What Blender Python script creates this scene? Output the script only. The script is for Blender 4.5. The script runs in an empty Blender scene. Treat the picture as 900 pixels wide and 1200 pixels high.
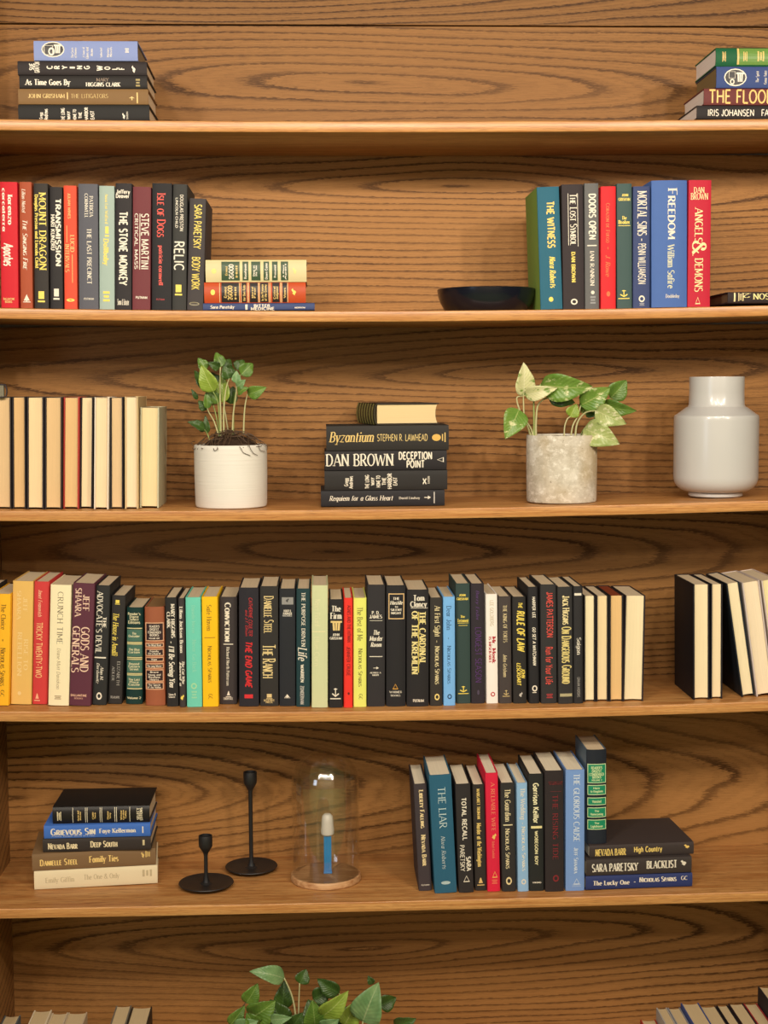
import bpy, math, random
import numpy as np
from mathutils import Vector, Matrix
random.seed(7)
C = bpy.context.scene.collection
S = bpy.context.scene
# ------------------------------------------------------------------ camera (solved from the shelf lines)
FPX, YAW, PIT, ROL, CD, CX, CZ = 1710.58, 0.043326, 0.086138, -0.0061295, 2.845347, -0.032475, -0.014056
ZO = 1.536                      # height of the solving origin above the floor
cy_, sy_, cp_, sp_ = math.cos(YAW), math.sin(YAW), math.cos(PIT), math.sin(PIT)
FW = Vector((sy_*cp_, cy_*cp_, -sp_))
_r0 = Vector((cy_, -sy_, 0)); _u0 = _r0.cross(FW)
RT = _r0*math.cos(ROL) + _u0*math.sin(ROL)
UP = -_r0*math.sin(ROL) + _u0*math.cos(ROL)
CAM = Vector((CX, -CD, CZ + ZO))
cd = bpy.data.cameras.new('camera'); co = bpy.data.objects.new('camera', cd); C.objects.link(co)
cd.sensor_fit = 'VERTICAL'; cd.sensor_height = 36.0; cd.lens = FPX*36.0/1200.0
cd.clip_start = 0.05
co.matrix_world = Matrix(((RT.x, UP.x, -FW.x, CAM.x), (RT.y, UP.y, -FW.y, CAM.y), (RT.z, UP.z, -FW.z, CAM.z), (0, 0, 0, 1)))
S.camera = co
# ------------------------------------------------------------------ world, room lamps, exposure
W = bpy.data.worlds.new('room_ambience'); S.world = W; W.use_nodes = True
W.node_tree.nodes['Background'].inputs[0].default_value = (1.0, 0.9, 0.78, 1)
W.node_tree.nodes['Background'].inputs[1].default_value = 0.045
S.view_settings.view_transform = 'Standard'; S.view_settings.look = 'None'
S.view_settings.gamma = 1; S.view_settings.use_curve_mapping = False
S.view_settings.exposure = 0.0
S.cycles.use_denoising = True
S.cycles.max_bounces = 8
def lamp(name, loc, power, rad, col):
    l = bpy.data.lights.new(name, 'POINT'); l.energy = power; l.shadow_soft_size = rad; l.color = col
    o = bpy.data.objects.new(name, l); o.location = loc; C.objects.link(o); return o
WARM = (1.0, 0.885, 0.73)
# the bulbs of the ceiling fittings in front of the bookcase
for i, (x, y, z, e) in enumerate([(-1.05, -2.3, 2.45, 22), (-0.6, -2.0, 2.55, 14), (-0.2, -2.5, 2.62, 14), (0.15, -2.1, 2.5, 16), (0.5, -2.6, 2.6, 14),
                                  (0.95, -2.0, 2.5, 18), (1.45, -2.4, 2.45, 24), (-1.5, -3.2, 2.5, 16), (0.1, -3.4, 2.6, 14), (1.8, -3.3, 2.5, 20)]):
    lamp('ceiling_bulb', (x, y, z), e*2.5, 0.05, WARM)
wl = bpy.data.lights.new('window_daylight', 'AREA'); wl.shape = 'RECTANGLE'; wl.size = 0.9; wl.size_y = 1.5; wl.energy = 16; wl.color = (0.72, 0.84, 1.0)
wo = bpy.data.objects.new('window_daylight', wl); wo.location = (-2.6, -3.6, 1.7); C.objects.link(wo)
wo.rotation_euler = (Vector((0.2, 0, 1.4)) - Vector(wo.location)).to_track_quat('-Z', 'Y').to_euler()
# ------------------------------------------------------------------ pixels of the photograph -> points of the place
def ray(x, y, Y):
    d = FW + RT*((x-450)/FPX) - UP*((y-600)/FPX)
    return CAM + d*((Y-CAM.y)/d.y)
SHELF = {1: (.008, .0002, .490525), 2: (.015024, -.003516, .130753), 3: (.012628, .001147, -.254736), 4: (.016537, -.005761, -.655533), 5: (.0047958, .0004825, -1.0438826), 6: (.004, 0., -1.436)}
def shelf_z(i, X):
    a, b, c = SHELF[i]; return a*X*X + b*X + c + ZO
def rest_z(i, X, hw):
    return max(shelf_z(i, X-hw), shelf_z(i, X), shelf_z(i, X+hw))+.0004
def on_shelf(i, x, y, lo=-.02, hi=.29):
    """the point of shelf i that shows at pixel (x, y)"""
    f = lambda Y: (lambda p: p.z - shelf_z(i, p.x))(ray(x, y, Y))
    for _ in range(40):
        m = (lo+hi)/2
        if f(m) > 0: lo = m
        else: hi = m
    return max(.004, lo)
def lin(c):
    return tuple(((v/255)/12.92 if v/255 <= .04045 else ((v/255+.055)/1.055)**2.4) for v in c)
# ------------------------------------------------------------------ materials
class NT:
    def __init__(s, name):
        s.m = bpy.data.materials.new(name); s.m.use_nodes = True; s.t = s.m.node_tree; s.t.nodes.clear()
        s.out = s.t.nodes.new('ShaderNodeOutputMaterial')
    def n(s, kind, **kw):
        nd = s.t.nodes.new(kind)
        for k, v in kw.items():
            if k == 'ins':
                for a, b in v.items():
                    if isinstance(b, bpy.types.NodeSocket): s.t.links.new(b, nd.inputs[a])
                    else: nd.inputs[a].default_value = b
            else: setattr(nd, k, v)
        return nd
    def math(s, op, a, b=None, c=None):
        ins = {0: a}
        if b is not None: ins[1] = b
        if c is not None: ins[2] = c
        return s.n('ShaderNodeMath', operation=op, ins=ins).outputs[0]
    def noise(s, vec, scale, detail=2.0, rough=.5, dist=0.):
        return s.n('ShaderNodeTexNoise', ins={'Vector': vec, 'Scale': scale, 'Detail': detail, 'Roughness': rough, 'Distortion': dist}).outputs[0]
    def ramp(s, fac, stops, interp='LINEAR'):
        r = s.n('ShaderNodeValToRGB'); e = r.color_ramp.elements; r.color_ramp.interpolation = interp
        while len(e) < len(stops): e.new(.5)
        for k, (p, c) in zip(e, stops): k.position = p; k.color = (*c, 1) if len(c) == 3 else c
        s.t.links.new(fac, r.inputs[0]); return r.outputs[0]
    def mix(s, f, a, b, mode='MIX'):
        m = s.n('ShaderNodeMix', data_type='RGBA', blend_type=mode)
        for k, v in ((0, f), (6, a), (7, b)):
            if isinstance(v, bpy.types.NodeSocket): s.t.links.new(v, m.inputs[k])
            else: m.inputs[k].default_value = v if k == 0 else (*v, 1)
        return m.outputs[2]
    def obj(s): return s.n('ShaderNodeTexCoord').outputs['Object']
    def map(s, vec, scale=(1, 1, 1), loc=(0, 0, 0), rot=(0, 0, 0)):
        return s.n('ShaderNodeMapping', ins={'Vector': vec, 'Scale': scale, 'Location': loc, 'Rotation': rot}).outputs[0]
    def bsdf(s, col, rough=.5, spec=.5, bump=None, bstr=.1, bdist=.001, **kw):
        b = s.n('ShaderNodeBsdfPrincipled')
        for k, v in (('Base Color', col), ('Roughness', rough), ('Specular IOR Level', spec)):
            if isinstance(v, bpy.types.NodeSocket): s.t.links.new(v, b.inputs[k])
            else: b.inputs[k].default_value = (*v, 1) if k == 'Base Color' else v
        for k, v in kw.items(): b.inputs[k.replace('_', ' ')].default_value = v
        if bump is not None:
            bm = s.n('ShaderNodeBump', ins={'Height': bump, 'Strength': bstr, 'Distance': bdist})
            s.t.links.new(bm.outputs[0], b.inputs['Normal'])
        s.t.links.new(b.outputs[0], s.out.inputs[0]); return s.m
_mc = {}
def cached(f):
    def g(*a):
        k = (f.__name__,)+a
        if k not in _mc: _mc[k] = f(*a)
        return _mc[k]
    return g
def wood(name, z0, x0, d0, slope, freq, seed, gain=1.0, rough=.5, warp=1.0):
    """flat-sawn stained oak: growth rings of a log whose axis runs nearly along X"""
    t = NT(name); P = t.obj()
    sep = t.n('ShaderNodeSeparateXYZ', ins={0: P}).outputs
    off = t.map(P, (1, 1, 1), (seed*1.7, seed*.9, seed*2.3))
    big = t.noise(t.map(off, (.62, 2, 3.4)), 1.0, 1.5, .45)
    mid = t.noise(t.map(off, (2.2, 6, 15)), 1.0, 1.4, .45)
    zz = t.math('ADD', t.math('SUBTRACT', sep[2], z0+ZO), t.math('MULTIPLY', t.math('SUBTRACT', big, .5), .13*warp))
    dd = t.math('ADD', t.math('MULTIPLY_ADD', sep[0], slope, d0-slope*x0), t.math('MULTIPLY', t.math('SUBTRACT', t.noise(t.map(off, (1.9, 1, 2), (5, 5, 5)), 1.0, 1.0), .5), .028*warp))
    yy = t.math('ADD', dd, t.math('MULTIPLY_ADD', sep[1], .8, -.8*.2962))
    r = t.math('SQRT', t.math('ADD', t.math('MULTIPLY', zz, zz), t.math('MULTIPLY', yy, yy)))
    jag = t.noise(t.map(off, (70, 120, 620)), 1.0, 2.0, .6)
    ph = t.math('ADD', t.math('MULTIPLY', r, freq), t.math('ADD', t.math('MULTIPLY', mid, 1.2), t.math('MULTIPLY', jag, .46)))
    fr = t.math('FRACT', ph)
    line = t.ramp(fr, [(0.0, (1, 1, 1)), (.08, (.85, .85, .85)), (.20, (.25, .25, .25)), (.42, (.03, .03, .03)), (.91, (.08, .08, .08)), (.965, (.75, .75, .75)), (1.0, (1, 1, 1))])
    per = t.noise(t.map(off, (.9, 1, 9), (3, 1, 2)), 1.0, 1.0)
    line = t.math('MULTIPLY', line, t.ramp(per, [(.30, (.50, .50, .50)), (.60, (1, 1, 1))]))
    tone0 = t.noise(t.map(off, (1.2, 1, 5), (2, 7, 1)), 1.0, 1.0)
    pore = t.noise(t.map(off, (22, 240, 900)), 1.0, 2.0, .6)
    poref = t.ramp(pore, [(.30, (1, 1, 1)), (.52, (0, 0, 0))])
    tone = t.noise(t.map(off, (.8, 1, 3), (9, 2, 4)), 1.0, 1.0)
    lightc = t.mix(tone, tuple(v*gain for v in lin((150, 104, 57))), tuple(v*gain for v in lin((172, 124, 72))))
    fine = t.ramp(t.math('FRACT', t.math('MULTIPLY', ph, 3.37)), [(0., (.34, .34, .34)), (.3, (.05, .05, .05)), (.8, (.0, .0, .0)), (1., (.34, .34, .34))])
    line = t.math('MAXIMUM', line, t.math('MULTIPLY', fine, t.ramp(tone0, [(.35, (.3, .3, .3)), (.6, (1, 1, 1))])))
    col = t.mix(t.math('MULTIPLY', line, .97), lightc, tuple(v*gain for v in lin((66, 39, 17))))
    col = t.mix(t.math('MULTIPLY', poref, t.math('MULTIPLY_ADD', line, .30, .30)), col, tuple(v*gain for v in lin((92, 60, 32))))
    return t.bsdf(col, rough, .16, bump=pore, bstr=.12, bdist=.0008)
def edge_wood(name, gain=1.0, rough=.32):
    t = NT(name); P = t.obj()
    a = t.noise(t.map(P, (5, 70, 260), (1, 2, 3)), 1.0, 3.0, .6)
    b = t.noise(t.map(P, (30, 300, 800)), 1.0, 2.0, .6)
    c = t.noise(t.map(P, (1.5, 8, 30)), 1.0, 1.0)
    col = t.mix(t.ramp(a, [(.35, (0, 0, 0)), (.62, (1, 1, 1))]), tuple(v*gain for v in lin((188, 124, 66))), tuple(v*gain for v in lin((220, 162, 97))))
    col = t.mix(t.ramp(b, [(.30, (.6, .6, .6)), (.5, (0, 0, 0))]), col, tuple(v*gain for v in lin((128, 80, 42))))
    col = t.mix(t.math('MULTIPLY', c, .3), col, tuple(v*gain for v in lin((150, 98, 54))))
    return t.bsdf(col, rough, .5, bump=b, bstr=.1, bdist=.0006)
@cached
def cloth(c, rough=.62, spec=.25):
    t = NT('book_cloth'); P = t.obj()
    w = t.noise(P, 1500, 1.0, .5); m = t.noise(P, 40, 2.0, .6)
    base = lin(c); k_ = .74 if max(c) < 84 else .95; base = tuple(v*k_ for v in base)
    col = t.mix(t.math('MULTIPLY', m, .30), base, tuple(min(1, v*1.22+.004) for v in base))
    return t.bsdf(col, rough, spec, bump=w, bstr=.12, bdist=.0003)
@cached
def foil(c, rough=.42):
    t = NT('foil_lettering'); n = t.noise(t.obj(), 420, 2.0)
    b = lin(c); return t.bsdf(t.mix(n, tuple(v*.82 for v in b), tuple(min(1, v*1.12) for v in b)), rough, .4)
@cached
def paper(c, axis=0):
    t = NT('page_paper'); P = t.obj(); b = lin(c)
    st = t.noise(t.map(P, (1500, 6, 6)), 1.0, 2.0, .7); lo = t.noise(t.map(P, (240, 9, 4)), 1.0, 2.0, .6)
    bl = t.noise(P, 18, 2.0)
    col = t.mix(t.ramp(st, [(.3, (0, 0, 0)), (.7, (1, 1, 1))]), tuple(v*.86 for v in b), b)
    col = t.mix(t.math('MULTIPLY', lo, .35), col, tuple(v*k for v, k in zip(b, (.82, .76, .66))))
    col = t.mix(t.math('MULTIPLY', bl, .25), col, tuple(min(1, v*1.1) for v in b))
    return t.bsdf(col, .85, .15, bump=st, bstr=.2, bdist=.0004)
# ------------------------------------------------------------------ mesh helpers
def mesh_obj(name, V, F, mats, parent=None, smooth=False, mi=None):
    me = bpy.data.meshes.new(name); me.from_pydata([tuple(v) for v in V], [], F); me.validate()
    for m in (mats if isinstance(mats, (list, tuple)) else [mats]): me.materials.append(m)
    if mi:
        for p, k in zip(me.polygons, mi): p.material_index = k
    if smooth:
        for p in me.polygons: p.use_smooth = True
    o = bpy.data.objects.new(name, me); C.objects.link(o)
    if parent: o.parent = parent
    return o
def fix_normals(o):
    import bmesh
    bm = bmesh.new(); bm.from_mesh(o.data); bmesh.ops.recalc_face_normals(bm, faces=bm.faces); bm.to_mesh(o.data); bm.free(); return o
def empty(name, mat, label, cat, group=None):
    o = bpy.data.objects.new(name, None); o.empty_display_size = .02; C.objects.link(o); o.matrix_world = mat
    return tag(o, label, cat, group)
def tag(o, label, cat, group=None):
    o['label'] = label; o['category'] = cat
    if group: o['group'] = group
    return o
def auto_smooth(o, deg=35):
    me = o.data
    for p in me.polygons: p.use_smooth = True
    import bmesh
    bm = bmesh.new(); bm.from_mesh(me)
    for e in bm.edges:
        if len(e.link_faces) == 2 and e.calc_face_angle(0) > math.radians(deg): e.smooth = False
    bm.to_mesh(me); bm.free(); return o
def lathe(name, prof, mat, parent=None, n=64, wob=None):
    V, F = [], []
    for k, (r, z) in enumerate(prof):
        for j in range(n):
            a = 2*math.pi*j/n; q = wob(a, z) if wob else 0
            V.append(((r+q)*math.cos(a), (r+q)*math.sin(a), z))
    for k in range(len(prof)-1):
        for j in range(n):
            F.append((k*n+j, k*n+(j+1) % n, (k+1)*n+(j+1) % n, (k+1)*n+j))
    if prof[0][0] > 1e-5: F.append(tuple(range(n-1, -1, -1)))
    if prof[-1][0] > 1e-5: F.append(tuple((len(prof)-1)*n+j for j in range(n)))
    return auto_smooth(fix_normals(mesh_obj(name, V, F, mat, parent)))
def tube(name, pts, radii, mat, parent=None, n=8):
    pts = [Vector(p) for p in pts]
    # smooth the path
    def cr(p0, p1, p2, p3, t):
        return .5*((2*p1)+(p2-p0)*t+(2*p0-5*p1+4*p2-p3)*t*t+(3*p1-p0-3*p2+p3)*t**3)
    Q, R = [], []
    for i in range(len(pts)-1):
        p0, p1, p2, p3 = pts[max(i-1, 0)], pts[i], pts[i+1], pts[min(i+2, len(pts)-1)]
        for k in range(5):
            Q.append(cr(p0, p1, p2, p3, k/5)); R.append(radii[i]+(radii[i+1]-radii[i])*k/5)
    Q.append(pts[-1]); R.append(radii[-1])
    V, F = [], []
    for i, p in enumerate(Q):
        d = (Q[min(i+1, len(Q)-1)]-Q[max(i-1, 0)]).normalized()
        a = d.cross(Vector((0, 1, 0.01))).normalized(); b = d.cross(a)
        for j in range(n):
            t = 2*math.pi*j/n; V.append(p+(a*math.cos(t)+b*math.sin(t))*R[i])
    for i in range(len(Q)-1):
        for j in range(n): F.append((i*n+j, i*n+(j+1) % n, (i+1)*n+(j+1) % n, (i+1)*n+j))
    F.append(tuple(range(n))); F.append(tuple((len(Q)-1)*n+j for j in range(n)))
    return fix_normals(mesh_obj(name, V, F, mat, parent, True))
def rbox(name, x0, x1, y0, y1, z0, z1, mat, parent=None, bev=.002):
    """box with rounded long edges"""
    import bmesh
    V = [(x, y, z) for x in (x0, x1) for y in (y0, y1) for z in (z0, z1)]
    F = [(0, 1, 3, 2), (4, 6, 7, 5), (0, 4, 5, 1), (2, 3, 7, 6), (0, 2, 6, 4), (1, 5, 7, 3)]
    o = mesh_obj(name, V, F, mat, parent)
    bm = bmesh.new(); bm.from_mesh(o.data); bmesh.ops.recalc_face_normals(bm, faces=bm.faces)
    if bev: bmesh.ops.bevel(bm, geom=bm.edges[:], offset=bev, segments=2, affect='EDGES', profile=.5)
    bm.to_mesh(o.data); bm.free(); return o
# ------------------------------------------------------------------ lettering: a stroke alphabet
GL = {' ': (34, ''), 'A': (74, '0 0 37 100|37 100 74 0|14 34 60 34'), 'B': (62, '8 0 8 100|8 100 30 100|8 53 32 53|8 0 32 0|e 30 76 22 24 -90 90|e 32 26 26 26 -90 90'),
 'C': (70, 'e 40 50 36 50 48 312'), 'D': (72, '8 0 8 100|8 100 28 100|8 0 28 0|e 28 50 38 50 -90 90'), 'E': (58, '8 0 8 100|8 100 54 100|8 52 46 52|8 0 56 0'),
 'F': (54, '8 0 8 100|8 100 54 100|8 50 44 50'), 'G': (76, 'e 40 50 36 50 48 330|70 6 70 45|48 45 74 45'), 'H': (74, '8 0 8 100|66 0 66 100|8 52 66 52'),
 'I': (24, '12 0 12 100'), 'J': (42, '32 100 32 24|e 18 24 14 24 180 360'), 'K': (68, '8 0 8 100|8 40 60 100|24 58 66 0'), 'L': (54, '8 0 8 100|8 0 54 0'),
 'M': (88, '8 0 8 100|8 100 44 15|44 15 80 100|80 0 80 100'), 'N': (76, '8 0 8 100|8 100 68 0|68 0 68 100'), 'O': (78, 'e 39 50 35 50 0 360'),
 'P': (60, '8 0 8 100|8 100 30 100|8 46 30 46|e 30 73 24 27 -90 90'), 'Q': (78, 'e 39 50 35 50 0 360|46 20 76 -12'), 'R': (66, '8 0 8 100|8 100 30 100|8 48 30 48|e 30 74 24 26 -90 90|28 48 62 0'),
 'S': (58, 'e 29 75 23 25 35 270|e 29 25 25 25 90 -145'), 'T': (64, '32 0 32 100|2 100 62 100'), 'U': (72, '8 100 8 32|e 36 32 28 32 180 360|64 32 64 100'),
 'V': (70, '0 100 35 0|35 0 70 100'), 'W': (104, '0 100 27 0|27 0 52 90|52 90 77 0|77 0 104 100'), 'X': (68, '2 100 66 0|66 100 2 0'), 'Y': (66, '0 100 33 46|33 46 66 100|33 46 33 0'),
 'Z': (62, '4 100 58 100|58 100 4 0|4 0 60 0'), '2': (56, 'e 28 74 24 26 -25 170|50 62 6 0|6 0 54 0'), '1': (36, '20 0 20 100|4 82 20 100'),
 'a': (54, 'e 26 33 20 33 0 360|47 66 47 0'), 'b': (54, '8 100 8 0|e 28 33 20 33 0 360'), 'c': (48, 'e 28 33 22 33 45 315'), 'd': (54, '46 100 46 0|e 26 33 20 33 0 360'),
 'e': (50, 'e 27 33 21 33 0 318|6 36 48 36'), 'f': (34, 'e 28 84 14 16 30 180|14 84 14 0|2 64 30 64'), 'g': (54, 'e 26 35 20 31 0 360|46 66 46 -8|e 26 -8 20 18 180 360'),
 'h': (54, '8 100 8 0|e 27 44 19 22 0 180|46 44 46 0'), 'i': (20, '10 66 10 0|10 84 10 96'), 'j': (24, '14 66 14 -10|14 84 14 96'), 'k': (50, '8 100 8 0|8 26 44 66|20 38 48 0'), 'l': (20, '10 100 10 0'),
 'm': (84, '8 66 8 0|e 25 46 17 20 0 180|42 46 42 0|e 59 46 17 20 0 180|76 46 76 0'), 'n': (54, '8 66 8 0|e 27 44 19 22 0 180|46 44 46 0'), 'o': (54, 'e 27 33 22 33 0 360'),
 'p': (54, '8 66 8 -28|e 28 33 20 33 0 360'), 'q': (54, '46 66 46 -28|e 26 33 20 33 0 360'), 'r': (38, '8 66 8 0|e 26 44 18 22 60 180'), 's': (42, 'e 21 49 15 17 40 270|e 21 16 16 16 90 -140'),
 't': (34, '14 88 14 14|e 24 14 10 14 180 300|2 64 30 64'), 'u': (54, '8 66 8 22|e 27 22 19 22 180 360|46 66 46 0'), 'v': (50, '2 66 25 0|25 0 48 66'), 'w': (76, '2 66 20 0|20 0 38 60|38 60 56 0|56 0 74 66'),
 'x': (48, '2 66 46 0|46 66 2 0'), 'y': (50, '2 66 25 0|48 66 16 -28'), 'z': (46, '4 66 42 66|42 66 4 0|4 0 44 0'),
 "'": (20, '12 100 8 76'), '.': (20, '10 0 10 9'), ',': (20, '12 8 6 -14'), '-': (36, '4 40 32 40'), '|': (24, '12 -16 12 116'), '*': (34, 'e 17 40 6 6 0 360|e 17 40 2 2 0 360'),
 '&': (80, '74 0 22 72|e 34 78 16 22 -40 215|22 64 12 40|e 30 24 24 24 130 330|50 12 72 46'), ':': (20, '10 0 10 9|10 52 10 61'), '!': (20, '10 26 10 100|10 0 10 9')}
def strokes(ch):
    w, d = GL[ch]; out = []
    for s in d.split('|'):
        if not s: continue
        if s[0] == 'e':
            cx, cy, rx, ry, a, b = [float(v) for v in s[2:].split()]
            n = max(4, int(abs(b-a)/26))
            out.append(('e', [(cx+rx*math.cos(math.radians(a+(b-a)*k/n)), cy+ry*math.sin(math.radians(a+(b-a)*k/n))) for k in range(n+1)]))
        else:
            v = [float(q) for q in s.split()]; out.append(('l', [(v[0], v[1]), (v[2], v[3])]))
    return w, out
def letter_polys(text, style):
    """quads of the words in units of the cap height; returns polys, width"""
    serif = 's' in style; bold = 'b' in style; light = 'l' in style; ital = 'i' in style; small = 'k' in style
    thick, thin = (17, 6.5) if serif else (15, 14)
    if bold: thick, thin = (26, 10) if serif else (24, 20)
    if light: thick, thin = (10, 5) if serif else (9, 8)
    polys, x = [], 0.
    for ch in text:
        sc = 1.0
        if small and ch.islower(): ch = ch.upper(); sc = .78
        if ch not in GL: ch = ' '
        w, ss = strokes(ch)
        for kind, P in ss:
            m = len(P)
            def wd(dx, dy):
                L = math.hypot(dx, dy) or 1
                if dy > 0: dx, dy = -dx, -dy           # look at strokes going down
                vert = abs(dy)/L
                if kind == 'l' and serif and abs(dx)/L > .15 and vert > .3: return thick if dx > 0 else thin*1.15
                return thin+(thick-thin)*vert**1.6
            L, R = [], []
            for i, (px, py) in enumerate(P):
                a = P[max(i-1, 0)]; b = P[min(i+1, m-1)]
                if kind == 'e' and m > 2 and abs(P[0][0]-P[-1][0]) + abs(P[0][1]-P[-1][1]) < 1e-3:
                    a = P[(i-1) % (m-1)]; b = P[(i+1) % (m-1)]
                dx, dy = b[0]-a[0], b[1]-a[1]; q = math.hypot(dx, dy) or 1; h = wd(dx, dy)/2/max(sc, .8)
                nx, ny = -dy/q*h, dx/q*h
                L.append((px+nx, py+ny)); R.append((px-nx, py-ny))
            for i in range(m-1): polys.append([(L[i][0]*sc+x, L[i][1]*sc), (R[i][0]*sc+x, R[i][1]*sc), (R[i+1][0]*sc+x, R[i+1][1]*sc), (L[i+1][0]*sc+x, L[i+1][1]*sc)])
            if serif and kind == 'l':
                dx, dy = P[1][0]-P[0][0], P[1][1]-P[0][1]
                if abs(dy) > 30 and abs(dy) > abs(dx)*.8:
                    for (px, py) in P:
                        if min(abs(py), abs(py-100), abs(py-66), abs(py+28)) < 1 and not (abs(py) < 1 and ch in 'VvWwy') and not (abs(py-100) < 1 and ch in 'A'):
                            up = py < 30; s = thick*.5+7; t = thin*.8
                            ya, yb = (py, py+t) if up else (py-t, py)
                            polys.append([((px-s)*sc+x, ya*sc), ((px+s)*sc+x, ya*sc), ((px+s)*sc+x, yb*sc), ((px-s)*sc+x, yb*sc)])
        x += (w+(11 if not bold else 15))*sc
    if ital: polys = [[(a+b*.22, b) for a, b in p] for p in polys]
    return [[(a/100, b/100) for a, b in p] for p in polys], x/100
MARKS = {'anchor': [[(.46, .3), (.54, .3), (.54, .85), (.46, .85)], [(.3, .9), (.5, 1.), (.7, .9), (.5, .8)], [(.15, .45), (.5, .2), (.5, .34), (.22, .55)], [(.85, .45), (.78, .55), (.5, .34), (.5, .2)], [(.0, .0), (1, .0), (1, .1), (0, .1)]],
 'tri': [[(.2, .3), (.8, .3), (.56, 1), (.44, 1)], [(0, 0), (1, 0), (1, .12), (0, .12)]],
 'delta': [[(0, 0), (1, 0), (.86, .14), (.14, .14)], [(0, 0), (.14, .14), (.5, .86), (.5, 1)], [(1, 0), (.5, 1), (.5, .86), (.86, .14)]],
 'box': [[(.1, .3), (.9, .3), (.9, 1), (.1, 1)], [(0, 0), (1, 0), (1, .16), (0, .16)]],
 'rect': [[(0, 0), (1, 0), (1, 1), (0, 1)]],
 'oval': [[(.5+.5*math.cos(k*math.pi/8), .5+.5*math.sin(k*math.pi/8)) for k in range(16)]],
 'ring': [[(.5+q*math.cos(a), .5+q*math.sin(a)) for q, a in ((.5, k*math.pi/8), (.5, (k+1)*math.pi/8), (.28, (k+1)*math.pi/8), (.28, k*math.pi/8))] for k in range(16)],
 'frame': [[(0, 0), (1, 0), (1, .04), (0, .04)], [(0, .96), (1, .96), (1, 1), (0, 1)], [(0, .04), (.06, .04), (.06, .96), (0, .96)], [(.94, .04), (1, .04), (1, .96), (.94, .96)]],
 'lines': [[(0, 0), (1, 0), (1, .22), (0, .22)], [(.1, .38), (.9, .38), (.9, .6), (.1, .6)], [(.0, .76), (1, .76), (1, 1), (0, 1)]],
 'tree': [[(.1, .2), (.9, .2), (.5, .95), (.5, .95)], [(.42, .1), (.58, .1), (.58, .2), (.42, .2)], [(0, 0), (1, 0), (1, .09), (0, .09)]],
 'column': [[(0, .8), (1, .8), (1, 1), (0, 1)], [(.2, 0), (.4, 0), (.34, .8), (.16, .8)], [(.44, 0), (.56, 0), (.6, .8), (.4, .8)], [(.6, 0), (.8, 0), (.84, .8), (.66, .8)]],
 'arrow': [[(0, .4), (.6, .4), (.6, .6), (0, .6)], [(.55, .0), (1, .5), (1, .5), (.55, 1)]],
 'bird': [[(0, .35), (.5, 0), (.75, .3), (.3, .8)], [(.5, .3), (1, .7), (.8, 1), (.45, .7)]]}
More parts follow.
